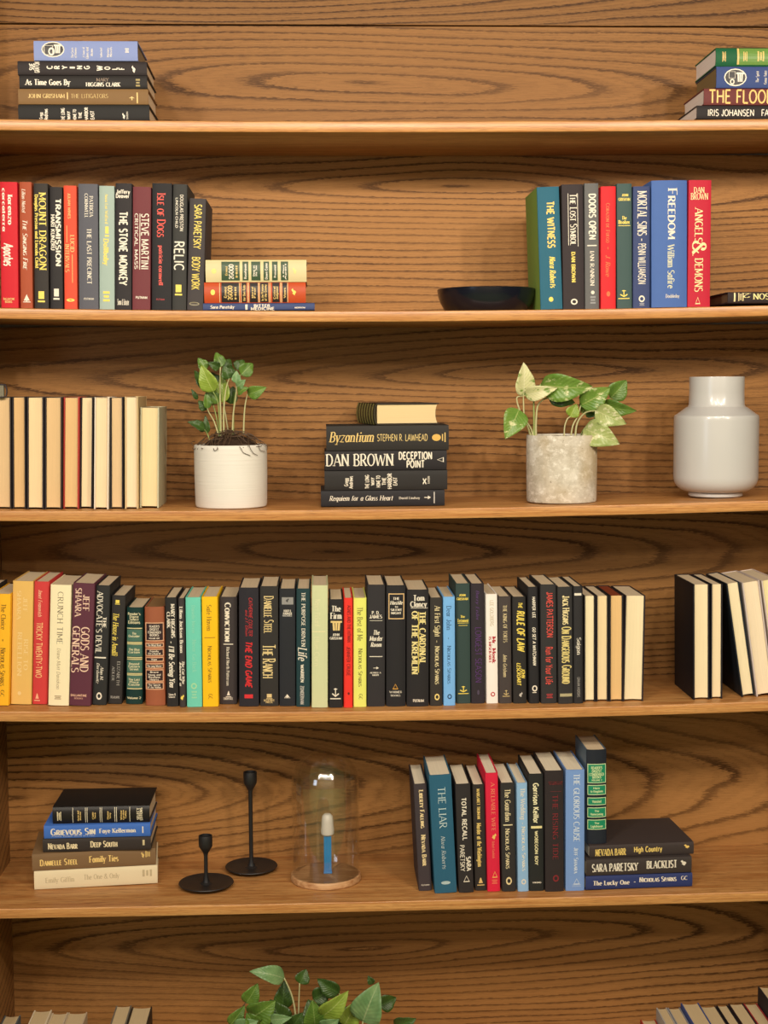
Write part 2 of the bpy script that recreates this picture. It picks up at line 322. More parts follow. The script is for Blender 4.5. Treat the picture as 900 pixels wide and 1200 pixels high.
# ------------------------------------------------------------------ books
def book_thing(label, group, mat, w, h, d, cover, boards=None, pages=(222, 196, 152), tops=(226, 206, 174), top_stain=None, bulge=.0012, items=(), gloss=.62, name='book', overhang=.003):
    root = empty(name, mat, label, 'book', group)
    Wd = w/2; tb = min(.0026, w*.13); n = 8
    sy = lambda u: bulge*(2*u-1)**2
    out, inn = [], []
    g = .0075 if w > .012 else .006
    for x, y, ix, iy in ((Wd, d, Wd-tb, d), (Wd, g+.002, Wd-tb, g+.002), (Wd-.0008, g, Wd-tb, g), (Wd-.0008, g-.002, Wd-tb, g-.0018), (Wd, g-.004, Wd-tb, bulge+.0034)):
        out.append((x, y)); inn.append((ix, iy))
    for k in range(n+1):
        u = 1-k/n; x = (2*u-1)*(Wd-.0006)
        out.append((x, sy(u)+(.0008 if k in (0, n) else 0))); inn.append((max(-Wd+tb, min(Wd-tb, x)), sy(u)+.0026))
    a = [(-x, y) for x, y in out[:5]][::-1]; b = [(-x, y) for x, y in inn[:5]][::-1]
    out += a; inn += b; m = len(out)
    def strip(i0, i1, nm, material):
        V, F = [], []
        idx = list(range(i0, i1+1))
        for z in (0, h):
            for i in idx: V.append((*out[i], z))
            for i in idx: V.append((*inn[i], z))
        q = len(idx)
        for k in range(q-1):
            F += [(k, k+1, 2*q+k+1, 2*q+k), (q+k+1, q+k, 3*q+k, 3*q+k+1), (2*q+k, 2*q+k+1, 3*q+k+1, 3*q+k), (k+1, k, q+k, q+k+1)]
        F += [(0, 2*q, 3*q, q), (q-1, 2*q-1, 4*q-1, 3*q-1)]
        return auto_smooth(fix_normals(mesh_obj(nm, V, F, material, root)), 40)
    mc = cloth(cover, gloss)
    if boards:
        strip(2, m-3, 'spine', mc)
        cb = cloth(boards, gloss)
        for (i0, i1) in ((0, 2), (m-3, m-1)): strip(i0, i1, 'board', cb)
    else: strip(0, m-1, 'cover', mc)
    # the paper block, its fore edge hollowed
    Wp = Wd-tb-.0002; y0 = bulge+.0036; y1 = d-overhang; sec = [(-Wp, y0), (Wp, y0)]
    hollow = min(.004, w*.09)
    for k in range(7): u = k/6; sec.append((Wp-2*Wp*u, y1-hollow*(1-(2*u-1)**2)))
    V = [(x, y, z) for z in (.003, h-.0012) for x, y in sec]; q = len(sec)
    F = [tuple(range(q-1, -1, -1)), tuple(range(q, 2*q))]+[(k, (k+1) % q, q+(k+1) % q, q+k) for k in range(q)]
    mi = [1, 1]+[0]*q
    fix_normals(mesh_obj('page_block', V, F, [paper(pages), paper(top_stain or tops)], root, mi=mi))
    for ni, it in enumerate(items):
        kind, style, colr, (u0, u1, v0, v1) = it      # u across the spine, v down from its head
        if kind[0] == '#':
            P = MARKS[kind[1:]]; nm = {'rect': 'spine_label', 'frame': 'spine_frame'}.get(kind[1:], 'publisher_mark')
            if style == 'band': nm = 'spine_band'
            wid = 1.
        else:
            P, wid = letter_polys(kind, style); nm = 'spine_lettering'
        V, F = [], []
        lift = .00014 if nm == 'spine_band' else (.00022 if nm == 'spine_label' else .0003)+(ni*.000004)
        def put(a, b):
            if 'h' in style or kind[0] == '#' and 'v' not in style:
                u = u0+(u1-u0)*a; v = v1+(v0-v1)*b
            else:
                v = v0+(v1-v0)*a; u = u0+(u1-u0)*b
            return ((2*u-1)*(Wd-.0004), sy(min(1, max(0, u)))-lift, h*(1-v))
        if kind[1:] != 'rect':
            P2_ = []
            for p in P:
                if len(p) == 4:
                    a_, b_, c_, d_ = [Vector(q) for q in p]
                    nn = max(1, math.ceil(max((a_-d_).length, (b_-c_).length)/.3)); mm = max(1, math.ceil(max((a_-b_).length, (d_-c_).length)/.3))
                    f_ = lambda i, j: (a_.lerp(b_, j/mm)).lerp(d_.lerp(c_, j/mm), i/nn)
                    P2_ += [[tuple(f_(i, j)), tuple(f_(i, j+1)), tuple(f_(i+1, j+1)), tuple(f_(i+1, j))] for i in range(nn) for j in range(mm)]
                else: P2_.append(p)
            P = P2_
        for p in P:
            if kind[1:] == 'rect':
                k0 = len(V)
                for k in range(7): V.append(put(k/6, 0)); V.append(put(k/6, 1))
                for k in range(6): F.append((k0+2*k, k0+2*k+2, k0+2*k+3, k0+2*k+1))
                continue
            k0 = len(V); V += [put(x/wid, y) for x, y in p]; F.append(tuple(range(k0, len(V))))
        o = mesh_obj(nm, V, F, foil(colr), root)
    return root
def conv(cr): return lambda x, y: (cr[0]+x/cr[2], cr[1]+y/cr[2])
def standing(row, cr, label, group, cover, box, items=(), Y=None, d=.158, fore=False, zbase=None, **kw):
    """a book that stands on its shelf; box = head x0, head x1, foot x0, foot x1, head y, foot y as read in crop cr"""
    c = conv(cr); xtl, xtr, xbl, xbr, yt, yb = box
    xm = (xbl+xbr)/2
    if Y is None: Y = on_shelf(row, *c(xm, yb))
    pl, pr, tl, tr = ray(*c(xbl, yb), Y), ray(*c(xbr, yb), Y), ray(*c(xtl, yt), Y), ray(*c(xtr, yt), Y)
    B = (pl+pr)/2; T = (tl+tr)/2; lean = math.atan2(T.x-B.x, T.z-B.z)
    w = ((pr.x-pl.x)+(tr.x-tl.x))/2*math.cos(lean)-(.0021 if fore and row == 3 else .0009)
    zb = rest_z(row, B.x, w/2+.002) if zbase is None else zbase
    h = (T.z-zb)/math.cos(lean)
    its = []
    for it in items:
        kind, style, colr, (x0, x1, y0, y1) = it
        v0, v1 = (y0-yt)/(yb-yt), (y1-yt)/(yb-yt); vm = (v0+v1)/2
        xl = xtl+(xbl-xtl)*vm; xr = xtr+(xbr-xtr)*vm
        its.append((kind, style, colr, ((x0-xl)/(xr-xl), (x1-xl)/(xr-xl), v0, v1)))
    lift = abs(math.sin(lean))*w/2
    if fore: M = Matrix.Translation((B.x, Y+d, zb+lift)) @ Matrix.Rotation(lean, 4, 'Y') @ Matrix.Rotation(math.pi, 4, 'Z')
    else: M = Matrix.Translation((B.x, Y, zb+lift)) @ Matrix.Rotation(lean, 4, 'Y')
    return book_thing(label, group, M, w, h, d, cover, items=its, **kw)
def pile(row, cr, group, specs, Y=None, d=.158):
    """books lying on each other, listed from the bottom; spec = label, colour, (x0, x1, y top, y bottom), lettering, options"""
    c = conv(cr); z = None; roots = []
    for label, cover, (x0, x1, yt, yb), items, o in specs:
        o = dict(o); yaw = o.pop('yaw', 0.); dy = o.pop('dy', 0.); flip = o.pop('flip', False); dd = o.pop('d', d); hh = o.pop('h', None)
        if Y is None: Y = on_shelf(row, *c((x0+x1)/2, yb))
        yy = Y+dy
        a, b = ray(*c(x0, (yt+yb)/2), yy), ray(*c(x1, (yt+yb)/2), yy)
        if z is None: z = shelf_z(row, (a.x+b.x)/2)
        if not roots: z = rest_z(row, (a.x+b.x)/2, (b.x-a.x)/2)
        top = ray(*c((x0+x1)/2, yt), yy).z; w = max(.008, top-z)
        h = hh or (b.x-a.x)/math.cos(yaw)
        its = []
        for kind, style, colr, (p0, p1, q0, q1) in items:
            if flip: v0, v1, u0, u1 = (x0+h/(b.x-a.x)*(x1-x0)-p1), (x0+h/(b.x-a.x)*(x1-x0)-p0), (q0-yt)/(yb-yt), (q1-yt)/(yb-yt)
            else: v0, v1, u0, u1 = p0-x0, p1-x0, (yb-q1)/(yb-yt), (yb-q0)/(yb-yt)
            k = (x1-x0)*h/(b.x-a.x)
            its.append((kind, style, colr, (u0, u1, v0/k, v1/k)))
        if flip: M = Matrix.Translation((a.x, yy, z+w/2)) @ Matrix.Rotation(math.pi/2, 4, 'Y')
        else:
            bx = a.x+h*math.cos(yaw)
            M = Matrix.Translation((a.x, yy, z+w/2)) @ Matrix.Rotation(yaw, 4, 'Z') @ Matrix.Translation((h, 0, 0)) @ Matrix.Rotation(-math.pi/2, 4, 'Y')
        roots.append(book_thing(label, group, M, w-.0004, h, dd, cover, items=its, **o))
        z += w
    return z, Y
# ------------------------------------------------------------------ the setting
XL, XR = -.7171, 1.02; DEP, TH = .2962, .02056; TOPZ = 2.62
def struct(o): o['kind'] = 'structure'; return o
def plain(name, c, rough=.9):
    t = NT(name); n = t.noise(t.obj(), 30, 3.0); b = lin(c)
    return t.bsdf(t.mix(n, tuple(v*.9 for v in b), b), rough, .3)
struct(rbox('floor', -3.2, 3.2, -4.6, DEP+.13, -.05, 0, plain('floor_stone', (120, 135, 88)), bev=0))
struct(rbox('wall_back', -3.2, 3.2, DEP+.03, DEP+.13, 0, 2.75, plain('wall_paint', (206, 196, 180)), bev=0))
struct(rbox('wall_front', -3.2, 3.2, -5.3, -5.2, 0, 2.75, plain('far_wall_paint', (196, 182, 160)), bev=0))
case = tag(bpy.data.objects.new('bookcase', None), 'built-in bookcase of stained oak, six sagging shelves in one wide bay', 'bookcase')
C.objects.link(case)
def shelf_board(i, mat_top, mat_edge):
    """a board that sags a little, its front edge rounded, the light it faces painted in as brighter oak"""
    V, F, mi = [], [], []
    sec = [(DEP, 0), (.0015, 0), (.0004, -.0006), (0, -.002), (0, -TH+.002), (.0006, -TH+.0006), (.002, -TH), (DEP, -TH)]
    N = 48; q = len(sec)
    for k in range(N+1):
        X = XL+(XR-XL)*k/N; z = shelf_z(i, X)
        V += [(X, y, z+dz) for y, dz in sec]
    for k in range(N):
        for j in range(q):
            F.append((k*q+j, k*q+(j+1) % q, (k+1)*q+(j+1) % q, (k+1)*q+j)); mi.append(1 if 1 <= j <= 5 else 0)
    F += [tuple(range(q)), tuple(N*q+j for j in range(q))]; mi += [0, 0]
    return auto_smooth(fix_normals(mesh_obj('shelf', V, F, [mat_top, mat_edge], case, mi=mi)), 50)
edge = edge_wood('oak_shelf_edge')  # same oak as the boards, coloured brighter because the edge faces the light
topw = edge_wood('oak_shelf_top', .74, .30)
for i in range(1, 7):
    shelf_board(i, topw, edge)
# one board behind each bay, each cut from its own log; gain puts the bay's light into its colour
def back(z0, z1, y0, mat): return rbox('back_panel', XL-.01, XR+.01, y0, DEP+.028, z0, z1, mat, case, bev=.0008)
zs = [None]+[SHELF[i][2]+ZO for i in range(1, 7)]
at0 = lambda x, y: ray(x, y, DEP)
seam = at0(450, 30).z
def bw(name, x, y, *a, **k):
    p = at0(x, y); return wood(name, p.z-ZO, p.x, *a, **k)
back(seam+.0012, TOPZ, DEP-.002, bw('oak_top_board', 300, -30, .012, .08, 62, 2.2, .80, warp=1.0))
back(zs[1]-.004, seam-.0012, DEP, bw('oak_bay_one', 448, 106, .003, .085, 58, 4.1, .93, warp=.85))
back(zs[2]-.004, zs[1]-TH+.004, DEP, bw('oak_bay_two', 640, 212, .016, .085, 66, 7.3, 1.22, warp=.9))
back(zs[3]-.004, zs[2]-TH+.004, DEP, bw('oak_bay_three', 700, 432, .008, .08, 66, 9.6, .98, warp=1.0))
back(zs[4]-.004, zs[3]-TH+.004, DEP, bw('oak_bay_four', 420, 645, .006, .09, 62, 13.2, .92, warp=.9))
back(zs[5]-.004, zs[4]-TH+.004, DEP, bw('oak_bay_five', 60, 935, .012, .13, 60, 17.5, 1.12, warp=1.1))
back(zs[6]-.004, zs[5]-TH+.004, DEP, bw('oak_bay_six', 500, 1090, .012, .10, 62, 21.4, 1.06, warp=1.1))
sidem = wood('oak_side_panel', -.2, .2, .5, .03, 48, 31, .9)
rbox('side_panel', XL-.022, XL, 0, DEP+.028, 0, TOPZ, sidem, case, bev=.001)
rbox('side_panel', XR, XR+.022, 0, DEP+.028, 0, TOPZ, sidem, case, bev=.001)
rbox('top_board', XL-.022, XR+.022, 0, DEP+.028, TOPZ, TOPZ+.025, sidem, case, bev=.001)
rbox('plinth', XL, XR, .03, .05, 0, zs[6]-TH-.0005, sidem, case, bev=.001)
# ------------------------------------------------------------------ the books
WH, GO, YE, SI, BK, DK = (236, 226, 206), (226, 192, 116), (248, 218, 96), (196, 190, 180), (38, 34, 34), (52, 46, 45)
R3, R4c, R5c, R6c, R7c = (0, 190, 6), (120, 190, 6), (230, 280, 6), (500, 190, 4.5), (690, 190, 4.2857)
A1, A2 = (0, 0, 4), (780, 20, 7.5)
P8, P2 = (0, 430, 4.0909), (360, 450, 4.7368)
Q1, Q2, Q3, Q4, Q5, Q6, Q7 = (0, 650, 5.714), (120, 650, 5.714), (250, 650, 5.714), (380, 650, 5.714), (500, 650, 5.714), (620, 650, 5.714), (770, 640, 5.714)
T4, T6, T7 = (20, 900, 5), (470, 860, 5), (630, 850, 4.5)
# -- top shelf, two flat piles
g = 'books piled flat on the top shelf'
pile(1, A1, g, [
 ('black hardback at the bottom of the top shelf pile, short upright words on its spine', (44, 42, 40), (85, 700, 490, 560), [
  ('Gregg', 'bh', WH, (184, 198, 524, 555)), ('Andrews', 'bh', WH, (205, 223, 508, 558)), ('THE LONG', 'bh', WH, (286, 302, 504, 562)), ('WAY', 'bh', WH, (314, 328, 518, 556)), ('HOME TO', 'bh', WH, (342, 356, 510, 560)),
  ('THE', 'bh', WH, (368, 382, 522, 552)), ('HARBOR', 'bh', WH, (396, 411, 500, 562)), ('EAST', 'bh', WH, (424, 440, 516, 556)), ('#bird', 'h', WH, (572, 586, 526, 556)), ('TAVERN', 'h', WH, (592, 600, 520, 556))], dict(yaw=.0)),
 ('tan hardback with gold lettering, second from the bottom of the top shelf pile', (132, 100, 62), (85, 695, 415, 490), [
  ('JOHN GRISHAM', 'sk', GO, (132, 304, 440, 460)), ('|', 's', GO, (312, 322, 436, 462)), ('THE LITIGATORS', 'sl', GO, (332, 508, 440, 460)), ('#arrow', 'h', GO, (604, 632, 452, 470)), ('#rect', 'band', GO, (640, 646, 432, 485))], {}),
 ('black hardback with white lettering lying directly on the tan one', (48, 44, 42), (90, 690, 352, 413), [
  ('As Time Goes By', 'sb', WH, (120, 330, 372, 398)), ('MARY', 'sl', (176, 150, 128), (452, 510, 364, 380)), ('HIGGINS CLARK', 'sb', WH, (403, 564, 386, 404)), ('#lines', 'v', (160, 140, 80), (636, 656, 368, 404))], {}),
 ('black hardback with wide-spaced white capitals under the light blue book', (54, 46, 46), (82, 688, 285, 350), [
  ('SUE', 'bh', WH, (138, 158, 294, 328)), ('GRAFTON', 'bh', WH, (162, 184, 288, 340)), ('C', 'bh', WH, (220, 244, 304, 322)), ('R', 'bh', WH, (254, 278, 304, 322)), ('Y', 'bh', WH, (290, 314, 304, 322)), ('I', 'bh', WH, (326, 350, 306, 320)), ('N', 'bh', WH, (360, 384, 304, 322)), ('G', 'bh', WH, (394, 418, 304, 322)),
  ('W', 'bh', WH, (452, 480, 304, 328)), ('O', 'bh', WH, (490, 514, 308, 324)), ('L', 'bh', WH, (524, 548, 312, 324)), ('F', 'bh', WH, (556, 582, 312, 324)), ('#bird', 'h', WH, (616, 634, 304, 340))], dict(yaw=.01)),
 ('light blue hardback with an ornate black badge, on top of the black pile', (136, 150, 198), (158, 645, 190, 285), [
  ('#oval', 'v', WH, (194, 302, 194, 270)), ('#oval', 'v', BK, (199, 297, 199, 265)), ('#frame', 'v', WH, (206, 248, 212, 258)), ('#column', 'v', WH, (252, 288, 208, 250)), ('#ring', 'v', WH, (226, 256, 222, 262)),
  ('The Cases', 'sh', WH, (332, 344, 222, 272)), ('of Memory', 'sh', WH, (348, 358, 222, 272)), ('A Story of', 'sh', WH, (386, 396, 220, 270)), ('Glass and', 'sh', WH, (402, 414, 220, 276)), ('Rain', 'sh', WH, (424, 434, 226, 262)), ('Selected', 'sh', WH, (468, 478, 222, 270)), ('Mystery', 'sh', WH, (500, 510, 222, 268)), ('Novels', 'sh', WH, (514, 524, 218, 266)), ('#lines', 'v', WH, (586, 604, 226, 246))], dict(tops=(150, 130, 100))),
], Y=.014)
pile(1, A2, g, [
 ('black hardback with white condensed capitals under the maroon one, top shelf', (48, 42, 42), (275, 1360, 775, 905), [
  ('IRIS JOHANSEN', 'n', WH, (370, 782, 815, 876)), ('FATAL TIDE', 'n', WH, (842, 1150, 815, 876))], dict(tops=(240, 232, 226))),
 ('maroon hardback with big orange capitals in the top shelf pile', (108, 52, 50), (337, 1330, 625, 770), [
  ('THE FLOOD', 'n', (250, 196, 110), (384, 960, 640, 752))], dict(tops=(240, 230, 222))),
 ('dark blue hardback with an ornate pale badge under the green one', (58, 76, 128), (447, 1330, 432, 620), [
  ('#oval', 'v', WH, (514, 712, 450, 606)), ('#oval', 'v', BK, (524, 702, 460, 596)), ('#ring', 'v', WH, (566, 606, 540, 592)), ('#column', 'v', WH, (620, 690, 484, 566)), ('#frame', 'v', WH, (556, 612, 476, 536)),
  ('The Spirit', 'sh', WH, (794, 818, 470, 572)), ('Game Tales', 'sh', WH, (864, 888, 466, 588)), ('of Rivers', 'sh', WH, (940, 964, 466, 588))], dict(tops=(136, 116, 78), boards=(66, 74, 96))),
 ('green hardback with gold bands on top of the dark blue book', (30, 92, 58), (443, 1290, 268, 425), [
  ('#lines', 'h', GO, (500, 530, 300, 388)), ('#rect', 'lab', (106, 144, 66), (650, 1000, 270, 414)), ('#rect', 'band', GO, (630, 648, 270, 412)), ('#lines', 'h', GO, (684, 718, 300, 384)), ('#rect', 'band', GO, (748, 764, 270, 412)), ('#rect', 'band', GO, (772, 784, 270, 412)), ('#lines', 'h', GO, (808, 866, 296, 384)), ('#rect', 'band', GO, (884, 900, 270, 412))], dict(tops=(240, 232, 226), bulge=.004)),
], Y=.014)
# -- second shelf, the row on one side
g = 'upright books on the second shelf'
Y2 = .012
def two(cr, label, col, box, items=(), **k): return standing(2, cr, label, g, col, box, items, Y=Y2, **k)
two(R3, 'crimson hardback at the outer end of the second shelf row, beside a rust one', (206, 34, 46), (-4, 121, 4, 131, 140, 1030), [
 ('lorenzo', 'sb', WH, (56, 88, 232, 446)), ('carcaterra', 'sb', WH, (14, 38, 186, 492)), ('Apaches', 'ib', WH, (26, 92, 574, 734)), ('BALLANTINE', 'bh', GO, (22, 106, 960, 974)), ('BOOKS', 'bh', GO, (34, 88, 980, 994))])
two(R3, 'rust brown hardback between the crimson and the black gold-lettered book', (170, 80, 50), (131, 222, 142, 231, 140, 1030), [
 ('Lilian Nattel', 'si', WH, (152, 178, 190, 354)), ('The Singing Fire', 'sik', WH, (160, 194, 402, 756)), ('#tree', 'h', WH, (160, 216, 928, 988))])
two(R3, 'black hardback with two lines of yellow lettering, beside the rust brown one', (62, 56, 52), (232, 336, 240, 345, 150, 1032), [
 ('MOUNT DRAGON', 's', YE, (276, 326, 216, 764)), ('Douglas Preston and Lincoln Child', 'sb', YE, (244, 268, 230, 748)), ('#box', 'h', YE, (264, 318, 910, 988))])
two(R3, 'short black hardback with wide white capitals beside the orange-red one', (52, 48, 48), (345, 438, 351, 444, 175, 1034), [
 ('TRANSMISSION', 'nb', WH, (392, 428, 258, 738)), ('HARI KUNZRU', 'nb', WH, (356, 384, 370, 624)), ('#box', 'h', WH, (374, 420, 892, 970))])
two(R3, 'orange-red hardback beside the slate grey one on the second shelf', (228, 82, 56), (441, 540, 452, 543, 166, 1036), [
 ('JULIAN WINES', 'n', GO, (476, 496, 220, 400)), ('LUCID', 's', GO, (494, 524, 514, 636)), ('INTERVALS', 's', GO, (456, 486, 578, 778)), ('#rect', 'band', GO, (466, 470, 446, 566)), ('#rect', 'band', GO, (508, 512, 650, 850)), ('#oval', 'h', YE, (466, 526, 962, 984))])
two(R3, 'slate grey hardback beside the pale green one on the second shelf', (92, 92, 100), (545, 690, 555, 693, 154, 1036), [
 ('PATRICIA', 's', WH, (630, 656, 240, 386)), ('CORNWELL', 's', WH, (594, 618, 222, 396)), ('THE LAST PRECINCT', 's', WH, (612, 644, 466, 862)), ('PUTNAM', 'sh', WH, (590, 662, 956, 970))])
two(R3, 'pale sage green hardback beside the slate grey one', (164, 182, 172), (693, 806, 697, 806, 168, 1036), [
 ('Anna Lee Walford', 's', YE, (738, 760, 224, 434)), ('Dollbaby', 'sb', YE, (728, 764, 540, 728)), ('#box', 'h', YE, (736, 768, 452, 524)), ('#lines', 'h', YE, (724, 772, 908, 980))])
two(R4c, 'black hardback with bold cream capitals beside the pale sage book', (54, 49, 50), (90, 208, 87, 206, 150, 1038), [
 ('Jeffery', 'nbh', WH, (96, 198, 196, 222)), ('Deaver', 'nbh', WH, (92, 194, 226, 252)), ('THE STONE MONKEY', 'nb', WH, (118, 174, 350, 870)), ('Simon & Schuster', 'nbh', WH, (104, 190, 966, 1004))])
two(R4c, 'maroon hardback with thin cream capitals, between two black ones', (116, 56, 60), (209, 345, 209, 336, 175, 1038), [
 ('STEVE MARTINI', 'n', WH, (274, 326, 362, 758)), ('CRITICAL MASS', 'n', WH, (224, 248, 362, 756)), ('#rect', 'band', WH, (260, 265, 362, 756)), ('PUTNAM', 'nbh', WH, (234, 318, 944, 960))])
two(R4c, 'black hardback with red and pink lettering on the second shelf', (44, 42, 44), (347, 492, 345, 487, 150, 1040), [
 ('Isle of Dogs', 'sk', (238, 76, 60), (384, 444, 220, 530)), ('patricia cornwell', 'sb', (226, 84, 72), (396, 426, 588, 868)), ('PUTNAM', 'nh', (190, 60, 60), (378, 438, 960, 972))])
two(R4c, 'black hardback with big white capitals beside the red-lettered one', (64, 63, 60), (493, 600, 488, 590, 156, 1040), [
 ('DOUGLAS PRESTON', 'n', WH, (546, 570, 230, 486)), ('LINCOLN CHILD', 'n', WH, (512, 530, 252, 464)), ('RELIC', 'n', WH, (504, 574, 556, 766)), ('#box', 'h', YE, (508, 562, 860, 936))], d=.165)
two(R4c, 'dark grey hardback with yellow capitals, last of the row, by the cream pile', (78, 71, 71), (612, 730, 591, 711, 258, 1042), [
 ('SARA PARETSKY', 'n', YE, (644, 696, 300, 612)), ('BODY WORK', 'n', YE, (628, 684, 668, 900)), ('#oval', 'h', (150, 140, 110), (606, 684, 984, 1010)), ('#oval', 'h', (80, 70, 60), (614, 676, 989, 1005))], d=.165)
g2 = 'flat pile on the second shelf'
def bands(xs, c): return [('#rect', 'band', c, (x, x+4, 305, 443)) for x in xs]
lab = []
for x0, x1 in ((176, 300), (318, 352), (376, 432), (448, 506), (534, 584), (606, 638)): lab.append(('#rect', 'lab', (42, 34, 32), (x0, x1, 305, 441)))
o_it = lab + bands((162, 300, 312, 358, 366, 434, 442, 508, 518, 590, 598, 640), (236, 208, 150)) + [
 ('#oval', 'h', YE, (100, 132, 352, 392)), ('Ernest', 'bh', GO, (196, 212, 330, 410)), ('2GOOD', 'nbh', GO, (222, 252, 322, 424)), ('Hill', 'bh', GO, (268, 282, 330, 420)),
 ('Her Own Rules', 'bh', GO, (328, 344, 318, 432)), ('Mortal', 'bh', GO, (388, 400, 332, 412)), ('Fear', 'bh', GO, (404, 416, 332, 412)), ('In the Presence', 'bh', GO, (456, 472, 316, 432)), ('of the Enemy', 'bh', GO, (478, 494, 316, 432)), ('Critical', 'bh', GO, (542, 556, 330, 420)), ('Judgment', 'bh', GO, (560, 574, 330, 420)), ('Vows', 'bh', GO, (614, 628, 338, 412)), ('#bird', 'h', YE, (668, 702, 346, 396))]
lab2 = [('#rect', 'lab', (62, 84, 58), (x0, x1, 156, 292)) for x0, x1 in ((176, 304), (324, 366), (386, 450), (472, 512), (532, 572), (594, 646))]
c_it = lab2 + [('#rect', 'band', (232, 218, 160), (x, x+3, 150, 298)) for x in (310, 318, 372, 380, 458, 465, 518, 526, 578, 586)] + [
 ('#oval', 'h', (232, 220, 130), (106, 142, 206, 244)), ('Ernest', 'bh', GO, (204, 218, 188, 256)), ('2GOOD', 'nbh', WH, (230, 260, 172, 282)), ('Hill', 'bh', GO, (276, 290, 180, 270)), ('Rosehaven', 'bh', WH, (336, 352, 170, 280)), ('Deep as', 'bh', WH, (398, 410, 184, 262)), ('the Sea', 'bh', WH, (414, 426, 184, 262)), ('Down Came', 'bh', WH, (484, 500, 166, 284)), ('Presumed', 'bh', WH, (546, 560, 180, 272)), ('A Place', 'bh', WH, (608, 618, 180, 270)), ('Apart', 'bh', WH, (622, 632, 166, 284)), ('#bird', 'h', (232, 220, 140), (676, 706, 200, 250))]
pile(2, R5c, g2, [
 ('thin navy hardback lying under the two banded books on the second shelf', (66, 80, 122), (47, 832, 450, 508), [
  ('Sara Paretsky', 'sib', WH, (98, 268, 468, 494)), ('#rect', 'band', WH, (344, 360, 460, 504)), ('BITTER', 'nb', WH, (406, 522, 460, 482)), ('MEDICINE', 'nb', WH, (384, 552, 484, 508)), ('MORROW', 'nb', WH, (692, 768, 482, 494))], {}),
 ('orange leather hardback with black labels, in the middle of the flat pile', (194, 80, 40), (55, 770, 303, 445), o_it, dict(bulge=.004, gloss=.45, d=.14, pages=(216, 190, 140))),
 ('cream hardback with dark green labels, on top of the orange banded book', (222, 206, 158), (65, 775, 145, 302), c_it, dict(bulge=.004, gloss=.5, d=.14, boards=(60, 56, 44))),
], Y=.012)
# -- second shelf, the row at the other side
two(R6c, 'teal-spined hardback with green boards, standing beside the black bowl', (40, 100, 122), (577, 702, 603, 717, 132, 780), [
 ('THE WITNESS', 'nb', (252, 206, 100), (636, 674, 210, 458)), ('Nora Roberts', 'sib', YE, (650, 680, 502, 668)), ('#oval', 'h', YE, (644, 668, 714, 740))], boards=(120, 148, 66))
two(R6c, 'black hardback with thin white rules round its title, beside the teal one', (60, 50, 52), (707, 829, 722, 832, 118, 779), [
 ('The Lost Symbol', 'sk', WH, (756, 794, 168, 442)), ('DAN BROWN', 'sb', YE, (764, 784, 476, 638)), ('#rect', 'band', WH, (744, 747, 166, 440)), ('#rect', 'band', WH, (797, 800, 166, 446)), ('#ring', 'h', WH, (760, 796, 724, 756))])
two(R6c, 'medium grey hardback with white capitals beside a plain red one', (104, 103, 102), (831, 908, 835, 912, 112, 778), [
 ('DOORS OPEN', 'nb', WH, (856, 892, 168, 412)), ('|', 'n', WH, (852, 892, 436, 450)), ('IAN RANKIN', 's', WH, (862, 884, 470, 656)), ('#oval', 'h', WH, (866, 886, 680, 700)), ('#lines', 'h', (150, 150, 150), (862, 892, 710, 750))])
two(R7c, 'bright red hardback with faint gold lettering beside the medium grey one', (226, 42, 48), (60, 138, 60, 138, 122, 738), [
 ('Corazon de Fuego', 'sk', (238, 108, 52), (86, 106, 206, 406)), ('*', 'n', (238, 108, 52), (88, 108, 424, 446)), ('J. Rowe', 'si', (238, 108, 52), (84, 108, 468, 576)), ('#oval', 'h', (238, 108, 52), (88, 108, 650, 676))])
two(R7c, 'dark grey-green hardback with two small gold lines, between red and navy', (66, 88, 86), (140, 218, 141, 220, 108, 738), [
 ('JOHN', 'sbh', YE, (166, 200, 160, 172)), ('GRISHAM', 'sbh', YE, (148, 210, 180, 194)), ('The', 'sbh', YE, (166, 192, 272, 288)), ('Broker', 'sbh', YE, (148, 210, 292, 310)), ('#rect', 'band', YE, (146, 210, 318, 321)), ('#anchor', 'h', YE, (146, 206, 644, 690))])
two(R7c, 'navy hardback with tall thin white lettering beside the wide blue one', (60, 72, 114), (221, 311, 222, 308, 122, 736), [
 ('MORTAL SINS', 's', WH, (244, 292, 146, 372)), ('*', 'nb', WH, (258, 276, 384, 402)), ('PENN WILLIAMSON', 'n', WH, (248, 286, 410, 616)), ('#ring', 'h', WH, (250, 282, 672, 706)), ('#lines', 'h', (160, 160, 170), (254, 280, 710, 724))])
two(R7c, 'widest blue hardback of the second shelf, beside the red gold-lettered one', (76, 108, 172), (315, 496, 315, 496, 92, 734), [
 ('Freedom', 'sk', WH, (398, 444, 134, 392)), ('William Safire', 's', (226, 222, 180), (396, 430, 418, 640)), ('Doubleday', 'sh', WH, (386, 458, 668, 686))], bulge=.004)
two(R7c, 'red hardback with cream capitals at the end of its row, beside the flat book', (192, 34, 56), (499, 622, 498, 608, 90, 732), [
 ('DAN', 'sh', (246, 222, 160), (526, 584, 126, 154)), ('BROWN', 'sh', (246, 222, 160), (510, 604, 156, 188)), ('ANGELS', 's', (246, 222, 160), (532, 572, 232, 408)), ('&', 's', (246, 222, 160), (520, 590, 396, 474)), ('DEMONS', 's', (246, 222, 160), (532, 572, 486, 658)), ('#delta', 'h', (246, 222, 160), (534, 560, 682, 718))])
